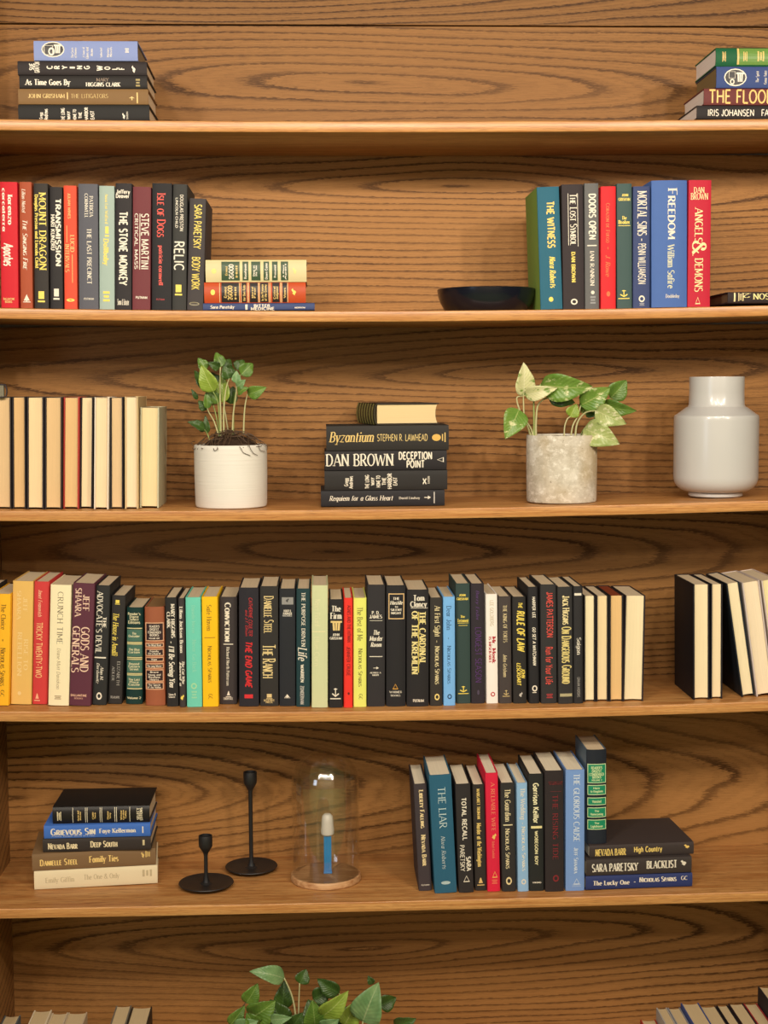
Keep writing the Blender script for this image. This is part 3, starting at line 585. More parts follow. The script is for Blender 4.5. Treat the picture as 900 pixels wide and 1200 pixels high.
pile(2, (840, 340, 15), None, [
 ('black hardback lying upside down beside the red row end, cream capitals', (58, 46, 46), (195, 2370, 26, 276), [
  ('#rect', 'band', (240, 220, 160), (300, 328, 40, 240)), ('#lines', 'h', (214, 194, 140), (376, 470, 45, 228)), ('2', 's', (248, 226, 150), (440, 580, 56, 150)), ('DICKINSON', 's', (248, 226, 150), (628, 1400, 62, 190))], dict(flip=True, pages=(112, 92, 66), tops=(112, 92, 66)))], Y=.012)
# -- third shelf: books turned with the fore edge out
g = 'books turned fore edge outward on the third shelf'
def fore(row, cr, label, col, box, pages, d=.15, **k):
    lum = sum(pages)/3; pages = tuple(int(min(250, 1.05*(v*.78+lum*.22))) for v in pages)
    return standing(row, cr, label, g, col, box, (), d=d, fore=True, pages=pages, **k)
fore(3, P8, 'page-out book with dark boards at the outer end under the flat grey book', (56, 44, 40), (-26, 54, -26, 58, 146, 682), (226, 184, 128))
fore(3, P8, 'second page-out book of the third shelf, narrow with orange-toned pages', (50, 40, 38), (55, 126, 59, 127, 145, 682), (228, 178, 112))
fore(3, P8, 'third page-out book, pale cream pages between thin dark boards', (58, 48, 50), (127, 212, 128, 212, 146, 684), (240, 206, 150))
fore(3, P8, 'page-out book with tan pages just before the red-covered one', (52, 42, 42), (213, 300, 213, 299, 147, 684), (230, 186, 124))
fore(3, P8, 'page-out book with red boards on the third shelf', (176, 56, 48), (303, 383, 301, 380, 147, 682), (232, 184, 116))
fore(3, P8, 'page-out book with black boards just after the red-covered one', (44, 38, 38), (385, 450, 380, 446, 147, 680), (240, 212, 160))
fore(3, P8, 'page-out book with white boards between two black-boarded ones', (226, 212, 190), (451, 526, 448, 522, 147, 684), (242, 210, 160))
fore(3, P8, 'narrow page-out book with black boards and tan pages after the white one', (48, 42, 42), (527, 592, 526, 594, 147, 682), (226, 186, 132))
fore(3, P8, 'page-out book with cream boards, last tall one of the group', (206, 180, 132), (595, 664, 597, 664, 144, 682), (244, 214, 168))
fore(3, P8, 'shortest page-out book, pale patterned boards, at the end of the group', (196, 192, 160), (668, 768, 672, 760, 195, 678), (236, 210, 152))
# -- fourth shelf, the long row
g = 'upright books in the long fourth shelf row'
def four(cr, label, col, box, items=(), **k): return standing(4, cr, label, g, col, box, items, **k)
four(Q1, 'black hardback cut off at the outer end of the fourth shelf, before the gold one', (38, 34, 38), (-134, -64, -148, -78, 236, 1014))
four(Q1, 'golden yellow hardback with faint dark lettering at the row start, beside the tan one', (250, 184, 36), (-56, 72, -70, 60, 265, 1015), [
 ('The Choice', 's', (120, 84, 24), (8, 40, 332, 506)), ('*', 'n', (120, 84, 24), (8, 36, 566, 590)), ('Nicholas Sparks', 'sk', (120, 84, 24), (2, 36, 628, 886)), ('GC', 's', (120, 84, 24), (4, 30, 912, 960))], pages=(200, 172, 128))
four(Q1, 'tall tan-gold hardback with pale lettering beside the red one', (230, 184, 100), (82, 226, 72, 209, 180, 1008), [
 ('JEFF', 's', (238, 204, 138), (156, 184, 290, 390)), ('SHAARA', 's', (238, 204, 138), (112, 140, 246, 440)), ('RISE TO', 's', (238, 204, 138), (160, 188, 570, 780)), ('REBELLION', 's', (238, 204, 138), (116, 146, 524, 820)), ('#oval', 'h', (240, 206, 140), (118, 142, 920, 946))], pages=(206, 184, 150))
four(Q1, 'red hardback with peach capitals between the tan and the cream book', (206, 62, 60), (229, 330, 213, 318, 182, 1006), [
 ('Janet Evanovich', 'si', (246, 190, 150), (256, 282, 238, 418)), ('TRICKY TWENTY-TWO', 'n', (248, 190, 130), (240, 282, 456, 830)), ('#tri', 'h', (246, 180, 140), (226, 268, 934, 984))], pages=(196, 176, 148))
four(Q1, 'cream hardback with thin dark capitals, beside the plum one', (248, 232, 190), (336, 480, 320, 462, 205, 1016), [
 ('CRUNCH TIME', 'sl', (112, 92, 66), (384, 422, 252, 608)), ('Diane Mott Davidson', 'sil', (150, 126, 90), (380, 404, 630, 906)), ('#lines', 'h', (170, 146, 110), (364, 410, 950, 974))], pages=(190, 168, 138))
four(Q1, 'plum purple hardback with large pink-cream capitals in two lines', (94, 48, 62), (485, 640, 464, 604, 195, 1018), [
 ('JEFF', 's', (244, 206, 178), (556, 600, 274, 386)), ('SHAARA', 's', (244, 206, 178), (500, 544, 230, 422)), ('GODS AND', 's', (244, 206, 178), (540, 596, 490, 794)), ('GENERALS', 's', (244, 206, 178), (480, 530, 486, 800)), ('BALLANTINE', 'bh', (226, 180, 150), (474, 582, 942, 956)), ('BOOKS', 'bh', (200, 150, 130), (498, 556, 964, 974))], pages=(186, 162, 134))
four(Q1, 'black hardback with heavy white lettering beside the plum one', (50, 50, 49), (645, 736, 612, 716, 208, 1010), [
 ('THE', 'sb', WH, (690, 712, 420, 498)), ("ADVOCATE'S DEVIL", 's', WH, (644, 684, 250, 668)), ('|', 's', WH, (640, 702, 686, 704)), ('Alan M.', 'si', WH, (672, 694, 752, 846)), ('Dershowitz', 'si', WH, (644, 664, 730, 866)), ('#ring', 'h', WH, (642, 684, 926, 976))], pages=(196, 176, 150))
four(Q2, 'black hardback with gold script lettering, beside the dark green banded one', (54, 50, 48), (63, 156, 36, 132, 275, 1003), [
 ('#box', 'h', YE, (84, 118, 306, 336)), ('The House in Amalfi', 'si', YE, (66, 106, 392, 680)), ('ELIZABETH', 'sl', SI, (98, 118, 718, 880)), ('ADLER', 'sl', SI, (62, 80, 752, 850)), ('DELACORTE', 'nh', SI, (52, 118, 952, 966))], pages=(168, 146, 120))
def rd(cr, xs, rows, c):  # lines of small words across a spine
    return [(s, 'bh', c, (xs[0]+a, xs[1]-a, y0, y1)) for s, a, y0, y1 in rows]
four(Q2, 'dark green hardback with lighter green panels and gold bands on the fourth shelf', (28, 62, 58), (162, 276, 156, 270, 355, 1004), 
 [('#rect', 'lab', (74, 112, 96), (162, 268, 504, 582)), ('#rect', 'lab', (74, 112, 96), (162, 268, 606, 684)), ('#rect', 'lab', (74, 112, 96), (162, 268, 710, 792)), ('#rect', 'lab', (74, 112, 96), (162, 268, 812, 896))] +
 [('#rect', 'band', (214, 202, 150), (162, 268, y, y+7)) for y in (492, 586, 597, 688, 700, 796, 806, 898)] + [('#rect', 'band', (170, 160, 90), (162, 268, y, y+3)) for y in (593, 694, 802)] +
 rd(Q2, (168, 258), [("Reader's", 0, 390, 406), ('Digest', 12, 410, 424), ('Select', 12, 428, 442), ('Editions', 2, 446, 464), ('The', 30, 522, 536), ('Outsider', 4, 540, 554), ('The Blue', 6, 630, 644), ('Curtain', 4, 648, 662), ('Beyond', 8, 726, 740), ('Eastern', 4, 744, 758), ('Street', 12, 762, 776), ('The Last', 4, 832, 846), ('Place', 12, 850, 862), ('Castle', 4, 866, 880), ('Volume 2', -4, 956, 970)], (216, 208, 168)), bulge=.004, pages=(150, 128, 92), gloss=.42, d=.14)
BL = ((462, 574), (598, 616), (638, 674), (694, 712), (736, 758), (778, 846), (864, 900))
four(Q2, 'brown leather hardback with framed dark labels, beside the green banded one', (158, 92, 62), (281, 415, 288, 424, 350, 1014),
 [('#rect', 'band', (222, 170, 132), (284, 412, a-7, b+7)) for a, b in BL] + [('#rect', 'lab', (54, 36, 38), (291, 406, a, b)) for a, b in BL] +
 rd(Q2, (290, 406), [("READER'S", 22, 474, 488), ('DIGEST', 26, 494, 508), ('CONDENSED', 12, 514, 528), ('BOOKS', 26, 532, 546), ('VOLUME ONE', 20, 556, 566), ('The Wind River', 8, 600, 614), ('Family', 26, 642, 654), ('Orchard', 14, 658, 670), ('Kon', 38, 697, 709), ('The Long Winter', 6, 740, 754), ('Brave', 28, 782, 794), ('Young and', 12, 800, 812), ('Restless', 16, 816, 828), ('Hearts', 26, 832, 844), ('The Secret', 14, 868, 880), ('of the Valley', 10, 884, 896)], (226, 212, 190)), bulge=.005, pages=(150, 124, 90), tops=(146, 112, 74), gloss=.5, d=.14)
four(Q2, 'narrow black hardback with white lettering beside the brown leather one', (46, 44, 42), (416, 498, 430, 512, 287, 1018), [
 ('MARY HIGGINS', 'sb', WH, (460, 486, 332, 560)), ('CLARK', 'sb', WH, (430, 452, 384, 492)), ('*', 'nb', WH, (450, 472, 580, 598)), ("I'll Be Seeing You", 'sib', WH, (446, 484, 612, 890)), ('Simon &', 'sbh', WH, (442, 494, 930, 944)), ('Schuster', 'sbh', WH, (442, 490, 948, 960))], pages=(200, 180, 152))
four(Q2, 'very narrow dark grey hardback before the turquoise one', (70, 63, 62), (503, 550, 516, 560, 292, 1022), [
 ('Lilian Jackson Braun', 'sb', WH, (516, 540, 350, 660)), ('The Cat Who', 'sib', WH, (534, 552, 712, 866)), ('Moved a', 'sib', WH, (514, 530, 722, 880)), ('#bird', 'h', YE, (520, 550, 938, 976))], pages=(200, 180, 150))
four(Q2, 'turquoise hardback beside the bright yellow one', (112, 208, 184), (553, 660, 565, 669, 286, 1022), [
 ('Danielle Mercer', 's', (142, 214, 186), (598, 622, 340, 530)), ('Never Go Back', 's', (142, 214, 186), (602, 630, 570, 790)), ('#ring', 'h', (170, 222, 170), (592, 634, 860, 902)), ('#lines', 'h', (150, 216, 176), (596, 634, 914, 964))], pages=(210, 188, 160))
four(Q2, 'bright yellow hardback beside the turquoise one', (254, 196, 24), (662, 772, 671, 778, 282, 1020), [
 ('Safe Haven', 's', (150, 112, 30), (698, 730, 336, 512)), ('|', 's', (170, 126, 30), (690, 748, 552, 562)), ('Nicholas Sparks', 'sk', (150, 112, 30), (706, 734, 612, 860)), ('GC', 's', (150, 112, 30), (710, 738, 934, 972))], pages=(206, 184, 154))
four(Q3, 'dark brown hardback with white serif title beside the bright yellow one', (68, 60, 60), (38, 163, 42, 158, 284, 1003), [
 ('Conviction', 'sbk', WH, (76, 116, 324, 586)), ('|', 's', WH, (74, 126, 596, 608)), ('Richard North Patterson', 's', WH, (88, 108, 620, 880)), ('#tri', 'h', WH, (84, 120, 916, 956)), ('RANDOM HOUSE', 'sh', WH, (68, 132, 958, 974))], pages=(184, 162, 132))
four(Q3, 'near-black hardback with red slanted capitals on the fourth shelf', (46, 43, 50), (168, 306, 172, 306, 222, 1018), [
 ('CATHERINE COULTER', 'ni', (190, 46, 50), (238, 262, 288, 546)), ('and J.T. Ellison', 'ni', (190, 46, 50), (214, 230, 370, 546)), ('THE END GAME', 'nbi', (212, 44, 48), (216, 258, 580, 892)), ('#rect', 'h', (220, 50, 56), (208, 266, 938, 964))], pages=(202, 180, 156))
four(Q3, 'black hardback with ornate cream small capitals, beside the red-lettered one', (56, 53, 50), (308, 437, 314, 436, 212, 1016), [
 ('Danielle Steel', 'sk', (240, 214, 150), (338, 404, 278, 528)), ('The Ranch', 'sk', (240, 214, 150), (330, 416, 604, 830)), ('#box', 'h', (226, 200, 140), (354, 396, 934, 970)), ('DELACORTE', 'sbh', (226, 200, 140), (338, 412, 972, 984)), ('PRESS', 'sbh', (226, 200, 140), (352, 398, 986, 996))], pages=(206, 174, 158))
four(Q3, 'black hardback with a small silver rectangle high on its spine', (44, 46, 51), (439, 553, 442, 552, 228, 1016), [
 ('#rect', 'h', (150, 148, 144), (456, 538, 286, 334)), ('#bird', 'h', (70, 68, 68), (484, 508, 292, 320)), ('ROBERT B.', 'bh', WH, (470, 524, 370, 384)), ('PARKER', 'bh', WH, (466, 530, 388, 402)), ('PERCHANCE', 'bh', SI, (462, 530, 404, 414)), ('#tree', 'h', WH, (474, 516, 934, 962))], pages=(206, 188, 164))
four(Q3, 'dark teal hardback with white and silver lettering beside the pale green one', (36, 68, 72), (555, 650, 553, 650, 228, 1020), [
 ('THE PURPOSE DRIVEN', 's', WH, (590, 616, 252, 618)), ('Life', 'si', WH, (566, 628, 622, 712)), ('WARREN', 'nb', WH, (584, 606, 738, 858)), ('ZONDERVAN', 'nb', SI, (582, 606, 880, 1006))], pages=(200, 182, 158))
four(Q3, 'tall pale green hardback with faint lettering on the fourth shelf', (210, 214, 166), (655, 771, 659, 766, 206, 1026), [
 ('Nancy Pickard', 's', (224, 222, 176), (676, 716, 300, 480)), ('|', 's', (230, 222, 172), (668, 740, 510, 524)), ('Blue Corn', 's', (222, 220, 174), (676, 710, 550, 750))], pages=(206, 186, 160))
four(Q4, 'black hardback with a gold column capital, beside the bright red one', (44, 42, 42), (35, 126, 27, 128, 300, 1026), [
 ('The', 'sbh', WH, (50, 114, 344, 380)), ('Firm', 'sbh', WH, (42, 120, 390, 430)), ('#column', 'h', (232, 200, 130), (42, 120, 444, 508)), ('JOHN', 'sbh', WH, (56, 104, 528, 544)), ('GRISHAM', 'sbh', WH, (36, 122, 552, 568)), ('#anchor', 'h', WH, (36, 114, 894, 970))], pages=(206, 186, 160))
four(Q4, 'narrow bright red hardback with dark lettering between the black and the lemon one', (240, 56, 44), (130, 191, 128, 193, 290, 1026), [
 ('AGNES AND THE HITMAN', 'n', (110, 24, 22), (154, 178, 340, 588)), ('JENNIFER CRUSIE', 'n', (110, 24, 22), (150, 174, 618, 812)), ('#oval', 'h', (110, 24, 22), (156, 172, 922, 940))], pages=(202, 160, 130))
four(Q4, 'lemon yellow hardback with faint dark serif lettering', (234, 234, 114), (194, 284, 194, 284, 290, 1022), [
 ('The Best of Me', 's', (128, 122, 60), (220, 258, 352, 580)), ('Nicholas Sparks', 'sk', (128, 122, 60), (228, 256, 630, 886)), ('GC', 's', (128, 122, 60), (232, 256, 934, 974))], pages=(202, 176, 140))
four(Q4, 'tall black hardback with white author name and italic title across its spine', (55, 52, 54), (286, 411, 287, 407, 202, 1018), [
 ('P. D.', 'sbh', WH, (318, 374, 378, 398)), ('JAMES', 'sbh', WH, (302, 392, 404, 426)), ('#rect', 'band', WH, (302, 392, 440, 443)), ('The', 'sibh', WH, (326, 372, 506, 536)), ('Murder', 'sibh', WH, (302, 394, 546, 576)), ('Room', 'sibh', WH, (310, 386, 588, 616)), ('#rect', 'band', WH, (300, 392, 680, 685)), ('#arrow', 'h', WH, (328, 366, 750, 768)), ('ALFRED A.', 'sbh', WH, (304, 386, 786, 796)), ('KNOPF', 'sbh', WH, (322, 370, 802, 812))], pages=(212, 190, 160))
four(Q4, 'tall black hardback with a gold framed title box, beside the italic-titled one', (44, 42, 44), (415, 546, 414, 546, 206, 1018), [
 ('#frame', 'h', (224, 186, 130), (428, 538, 260, 432)), ('THE', 'sbh', WH, (460, 508, 286, 302)), ('Hostile', 'sibh', WH, (440, 528, 310, 334)), ('to', 'sbh', WH, (474, 496, 342, 354)), ('SILENT', 'sbh', WH, (444, 524, 362, 376)), ('NIGHT', 'sbh', WH, (448, 520, 384, 398)), ('#delta', 'h', (230, 170, 70), (456, 496, 866, 902)), ('WARNER', 'sh', WH, (436, 522, 914, 928)), ('BOOKS', 'sh', WH, (444, 512, 938, 950))], pages=(208, 186, 156), bulge=.003)
four(Q4, 'thick black hardback with two long lines of gold capitals down its spine', (46, 43, 44), (551, 701, 552, 700, 235, 1018), [
 ('Tom', 'sbh', WH, (596, 676, 272, 308)), ('Clancy', 'sbh', WH, (576, 692, 314, 350)), ('#rect', 'band', WH, (578, 696, 356, 359)), ('THE CARDINAL', 'sb', (240, 222, 150), (638, 680, 382, 738)), ('OF THE KREMLIN', 'sb', (240, 222, 150), (586, 626, 380, 804)), ('#rect', 'band', YE, (630, 634, 382, 790)), ('PUTNAM', 'sbh', WH, (594, 670, 970, 988))], pages=(204, 172, 136), bulge=.003)
four(Q5, 'narrow charcoal hardback with cream lettering just before the light blue one', (62, 57, 52), (20, 106, 22, 106, 288, 1014), [
 ('At First Sight', 's', (240, 222, 170), (54, 92, 344, 552)), ('*', 's', (240, 222, 170), (58, 82, 572, 594)), ('Nicholas Sparks', 'sk', (240, 222, 170), (56, 88, 614, 870)), ('#ring', 'h', (240, 214, 130), (52, 88, 932, 976))], pages=(190, 160, 118))
four(Q5, 'light sky blue hardback with darker blue lettering on the fourth shelf', (124, 184, 240), (108, 191, 112, 194, 282, 1012), [
 ('Dear John', 's', (70, 110, 150), (132, 166, 344, 506)), ('*', 's', (70, 110, 150), (136, 160, 552, 572)), ('Nicholas Sparks', 'sk', (70, 110, 150), (138, 164, 610, 866)), ('#ring', 'h', (40, 70, 110), (138, 170, 934, 968))], pages=(206, 180, 146))
four(Q5, 'tall dark green hardback with small gold lettering, beside the light sky blue one', (60, 80, 76), (193, 290, 197, 298, 193, 998), [
 ('JOHN', 'sbh', YE, (218, 262, 264, 278)), ('GRISHAM', 'sbh', YE, (200, 280, 288, 304)), ('The', 'sbh', YE, (226, 258, 406, 422)), ('Testament', 'sbh', YE, (204, 284, 430, 450)), ('#rect', 'band', YE, (206, 284, 456, 459)), ('#rect', 'band', YE, (212, 276, 472, 475)), ('#anchor', 'h', YE, (208, 284, 880, 934))], pages=(214, 194, 160))
four(Q5, 'tall black hardback with dim purple lettering on the fourth shelf', (55, 48, 54), (292, 387, 299, 389, 193, 998), [
 ('Barry Eisler', 'si', (86, 54, 108), (330, 352, 240, 440)), ('LONGEST SEASON', 'nl', (96, 52, 122), (326, 368, 486, 860)), ('#oval', 'h', (80, 70, 90), (338, 354, 906, 940))], pages=(214, 194, 160))
four(Q5, 'narrow white hardback with a red title beside the tall black one', (250, 240, 230), (394, 474, 400, 481, 264, 998), [
 ('LEE GOLDBERG', 'n', (206, 190, 160), (424, 448, 306, 480)), ('Mr. Monk', 'sb', (186, 36, 52), (440, 464, 550, 728)), ('IS MISERABLE', 'sb', (186, 36, 52), (416, 432, 550, 728)), ('#ring', 'h', (190, 40, 50), (428, 460, 920, 952))], pages=(184, 158, 118))
four(Q5, 'charcoal brown hardback with dull gold lettering beside the white one', (80, 71, 68), (478, 565, 484, 573, 280, 998), [
 ('THE KING OF TORTS', 's', (226, 206, 158), (512, 538, 338, 590)), ('John Grisham', 'si', (226, 206, 158), (512, 538, 668, 820)), ('#anchor', 'h', (214, 190, 130), (506, 560, 908, 952))], pages=(200, 170, 126))
four(Q5, 'black hardback with yellow slanted capitals between charcoal brown and tall black', (50, 47, 45), (572, 665, 579, 672, 282, 998), [
 ('THE', 'nbi', YE, (614, 640, 320, 358)), ('RULE OF LAW', 'nbi', YE, (606, 656, 376, 648)), ('JOHN', 'nbi', YE, (636, 660, 766, 828)), ('LESCROART', 'nbi', YE, (604, 630, 726, 876)), ('#bird', 'h', SI, (618, 644, 922, 956))], pages=(204, 180, 140))
four(Q5, 'tall black hardback with one line of small white capitals', (44, 42, 44), (676, 744, 684, 760, 216, 998), [
 ('HARPER LEE', 'nb', WH, (708, 728, 284, 426)), ('GO SET A WATCHMAN', 'nbi', WH, (710, 732, 486, 742)), ('#ring', 'h', WH, (704, 744, 876, 918)), ('#rect', 'h', WH, (706, 738, 922, 927))], pages=(206, 184, 142))
four(Q6, 'tall black hardback with coral red lettering toward the row end', (58, 55, 55), (74, 183, 80, 189, 200, 998), [
 ('JAMES PATTERSON', 'n', (226, 82, 70), (118, 160, 252, 556)), ('Run for Your Life', 'n', (226, 82, 70), (112, 158, 618, 872)), ('#lines', 'h', (180, 60, 60), (116, 160, 934, 962))], pages=(214, 194, 154))
four(Q6, 'tall black hardback with dense dull-gold lettering down most of its spine', (58, 56, 55), (188, 292, 197, 297, 216, 1000), [
 ('Jack Higgins', 'sbk', (234, 216, 160), (224, 272, 276, 470)), ('On Dangerous Ground', 'sbk', (224, 204, 130), (220, 284, 484, 868)), ('#rect', 'h', (180, 170, 130), (206, 290, 932, 952))], pages=(206, 186, 150))
four(Q6, 'black hardback last before the page-out books of the long row', (52, 50, 51), (295, 361, 298, 366, 212, 998), [
 ('#rect', 'h', WH, (302, 352, 258, 274)), ('Saigon', 's', WH, (320, 350, 556, 672)), ('GRAHAM ANDREWS', 'nl', SI, (322, 342, 822, 956))], pages=(214, 192, 154))
g = 'books turned fore edge outward on the fourth shelf'
fore(4, Q6, 'first page-out book after the long row, ivory pages', (46, 40, 40), (366, 446, 367, 445, 275, 986), (250, 226, 176))
fore(4, Q6, 'second page-out book after the long row, black boards and cream pages', (48, 42, 42), (449, 533, 449, 532, 275, 984), (244, 214, 156))
fore(4, Q6, 'page-out book with a rust-stained top edge and orange-tan pages', (46, 40, 42), (537, 634, 538, 630, 273, 984), (240, 190, 116), top_stain=(140, 66, 38))
fore(4, Q6, 'thick page-out book ending the long row, pale ivory pages', (52, 40, 44), (638, 786, 632, 760, 275, 984), (248, 222, 172))
fore(4, Q7, 'black-boarded page-out book standing first in the separate group', (34, 30, 36), (239, 354, 244, 350, 256, 1030), (246, 222, 170), d=.16)
fore(4, Q7, 'narrow black-boarded page-out book, second of the separate group', (36, 32, 38), (358, 442, 360, 436, 254, 1024), (246, 218, 168), d=.16)
fore(4, Q7, 'leaning page-out book with dark blue boards in the separate group', (32, 38, 46), (456, 556, 570, 652, 252, 1012), (246, 224, 176), d=.16)
fore(4, Q7, 'wide leaning page-out book with pale boards in the separate group', (204, 188, 180), (566, 686, 664, 784, 246, 1010), (244, 220, 180), d=.16)
fore(4, Q7, 'leaning page-out book cut off at the shelf end, pale boards', (214, 196, 184), (694, 800, 800, 900, 232, 1006), (248, 226, 162), d=.16)
# -- fifth shelf
g = 'flat pile on the fifth shelf'
blk = [('#rect', 'band', (232, 220, 190), (x, x+3.4, 231, 320)) for x in (324, 398, 408, 484, 494, 570, 580, 658)]
pile(5, T4, g, [
 ('cream hardback with faint grey lettering at the bottom of the fifth shelf pile', (232, 216, 178), (100, 815, 600, 712), [
  ('Emily Giffin', 's', (196, 178, 140), (166, 334, 642, 672)), ('The One & Only', 's', (196, 178, 140), (388, 596, 634, 664)), ('#lines', 'h', (196, 178, 140), (730, 786, 622, 664))], dict(yaw=.10, pages=(220, 206, 176))),
 ('brown hardback with gold lettering lying second from the bottom of its pile', (128, 100, 68), (88, 805, 500, 594), [
  ('Danielle Steel', 'sbk', (244, 208, 128), (134, 354, 532, 566)), ('Family Ties', 'sb', (244, 208, 128), (420, 592, 526, 560)), ('#bird', 'h', GO, (722, 742, 516, 550)), ('#rect', 'h', GO, (748, 754, 510, 546)), ('#lines', 'h', GO, (758, 774, 514, 544))], dict(yaw=.10, pages=(126, 100, 72), tops=(126, 100, 72))),
 ('dark grey hardback with cream lettering lying under the blue one', (64, 56, 52), (150, 782, 412, 488), [
  ('Nevada Barr', 'sbk', (244, 224, 180), (182, 354, 436, 470)), ('Deep South', 'sbk', (244, 224, 180), (430, 588, 430, 464)), ('#rect', 'h', (214, 196, 150), (734, 746, 428, 460))], dict(yaw=.02, dy=.01)),
 ('bright blue hardback with white lettering under the black banded one', (66, 112, 194), (157, 780, 334, 412), [
  ('Grievous Sin', 'sbk', WH, (198, 460, 352, 390)), ('A Peter Decker Novel of Crime', 's', (190, 200, 220), (200, 456, 394, 402)), ('Faye Kellerman', 'sb', WH, (482, 696, 358, 384)), ('#rect', 'h', WH, (732, 739, 350, 390))], dict(yaw=.02, dy=.01)),
 ('black leather hardback with thin cream bands on top of the bright blue one', (40, 36, 34), (207, 776, 226, 324), blk + [
  ('#lines', 'h', (226, 210, 170), (234, 258, 252, 306)), ('Nurse and', 'bh', GO, (352, 362, 246, 308)), ('Master', 'bh', GO, (366, 374, 250, 304)), ('A Sudden', 'bh', GO, (438, 448, 256, 300)), ('Sea', 'bh', GO, (452, 460, 258, 296)), ('Home', 'bh', GO, (526, 536, 252, 302)), ('Song', 'bh', GO, (540, 548, 262, 298)), ('Winter', 'bh', GO, (604, 614, 246, 306)), ('Garden', 'bh', GO, (618, 626, 246, 306)), ('Tales', 'bh', GO, (630, 640, 250, 300)), ('SELECT', 'bh', (240, 226, 190), (702, 716, 236, 308)), ('EDITIONS', 'bh', (240, 226, 190), (720, 734, 236, 312))], dict(bulge=.004, gloss=.38, dy=.02, d=.14)),
])
g = 'upright books on the fifth shelf'
def five(cr, label, col, box, items=(), **k):
    k['tops'] = (246, 234, 208); return standing(5, cr, label, g, col, box, items, **k)  # paper heads coloured lighter here, standing in for light from above
five(T6, 'charcoal hardback with cream lettering at the start of the fifth shelf row', (76, 66, 69), (70, 152, 104, 182, 295, 922), [
 ('Liberty Falling', 'sbk', (240, 214, 160), (110, 136, 332, 556)), ('Nevada Barr', 'sbk', (240, 214, 160), (122, 148, 594, 776)), ('PUTNAM', 'nh', WH, (118, 168, 884, 892))], pages=(206, 178, 130))
five(T6, 'tall teal hardback with white thin capitals beside the charcoal one', (44, 96, 122), (160, 296, 198, 328, 243, 936), [
 ('THE LIAR', 'sl', (206, 224, 220), (220, 264, 314, 558)), ('Nora Roberts', 'sil', (206, 214, 210), (238, 262, 602, 796)), ('#oval', 'h', (180, 200, 200), (234, 290, 866, 886))], pages=(216, 192, 150))
five(T6, 'black hardback with white spaced capitals next to the tall teal one', (56, 51, 50), (315, 408, 338, 428, 295, 932), [
 ('TOTAL RECALL', 'nb', WH, (358, 384, 376, 628)), ('PARETSKY', 'n', WH, (346, 372, 652, 808)), ('SARA', 'nb', WH, (384, 410, 722, 808)), ('#delta', 'h', WH, (364, 404, 832, 870))], pages=(216, 190, 146))
five(T6, 'black hardback with gold lettering beside the pinkish red one', (58, 52, 48), (414, 491, 434, 502, 298, 920), [
 ('MARGARET TRUMAN', 'sb', (240, 206, 120), (444, 462, 324, 500)), ('Murder at the Washington', 'sb', (240, 206, 120), (446, 472, 524, 780)), ('#tri', 'h', (224, 190, 120), (446, 488, 844, 890))], pages=(206, 170, 116))
five(T6, 'pinkish red hardback standing taller than its dark neighbours', (222, 36, 66), (490, 570, 507, 582, 230, 925), [
 ('A RELIABLE WIFE', 's', (240, 130, 100), (528, 552, 286, 574)), ('#bird', 'h', (250, 200, 110), (532, 560, 584, 620)), ('Robert Goolrick', 's', (240, 130, 100), (534, 550, 630, 730)), ('#delta', 'h', (250, 190, 100), (534, 566, 806, 844)), ('#lines', 'h', (240, 120, 90), (532, 566, 856, 880))], pages=(220, 206, 190))
five(T6, 'black hardback with cream serif lettering, between the pinkish red and the light blue', (58, 54, 52), (580, 666, 592, 675, 288, 925), [
 ('The Guardian', 's', (240, 222, 176), (608, 642, 324, 516)), ('|', 's', (240, 222, 176), (604, 648, 530, 542)), ('Nicholas Sparks', 'sk', (240, 222, 176), (612, 638, 556, 792)), ('#ring', 'h', (236, 214, 160), (614, 650, 840, 886))], pages=(214, 186, 132))
five(T6, 'narrow light blue hardback with cream lettering on the fifth shelf', (146, 186, 222), (675, 741, 684, 750, 288, 925), [
 ('The Wedding', 's', WH, (700, 728, 318, 504)), ('*', 's', WH, (704, 722, 518, 534)), ('Nicholas Sparks', 'sk', WH, (708, 730, 544, 806)), ('#ring', 'h', WH, (704, 734, 852, 884))], pages=(214, 196, 170))
five(T6, 'black hardback with a cream bar across its spine under bold white lettering', (46, 47, 45), (744, 836, 752, 838, 235, 922), [
 ('Garrison Keillor', 'nb', (244, 234, 190), (774, 806, 290, 526)), ('#rect', 'band', (244, 226, 160), (760, 828, 540, 554)), ('WOBEGON BOY', 'nb', (232, 220, 170), (784, 802, 570, 770)), ('VIKING', 'nbh', WH, (770, 824, 868, 876))], pages=(222, 202, 164))
five(T7, 'dark brown hardback with dark red lettering beside the cornflower blue one', (56, 47, 47), (38, 136, 38, 143, 240, 878), [
 ('JEFF SHAARA', 'n', (120, 40, 44), (60, 128, 296, 314)), ('THE RISING TIDE', 'sl', (142, 38, 46), (80, 108, 366, 714)), ('#ring', 'h', (130, 40, 46), (80, 114, 790, 826)), ('#rect', 'band', (110, 40, 44), (66, 126, 348, 350))], pages=(222, 200, 160))
five(T7, 'cornflower blue hardback with white capitals, last upright on the fifth shelf', (122, 156, 212), (147, 250, 147, 249, 235, 874), [
 ('THE GLORIOUS CAUSE', 's', (222, 230, 236), (190, 222, 256, 616)), ('Jeff Shaara', 'sk', (222, 230, 236), (192, 214, 646, 782)), ('#delta', 'h', (206, 218, 230), (188, 224, 808, 840)), ('#lines', 'h', (160, 184, 220), (180, 230, 840, 852))], pages=(222, 200, 164), tops=(220, 196, 166))
g = 'flat pile at the end of the fifth shelf row'
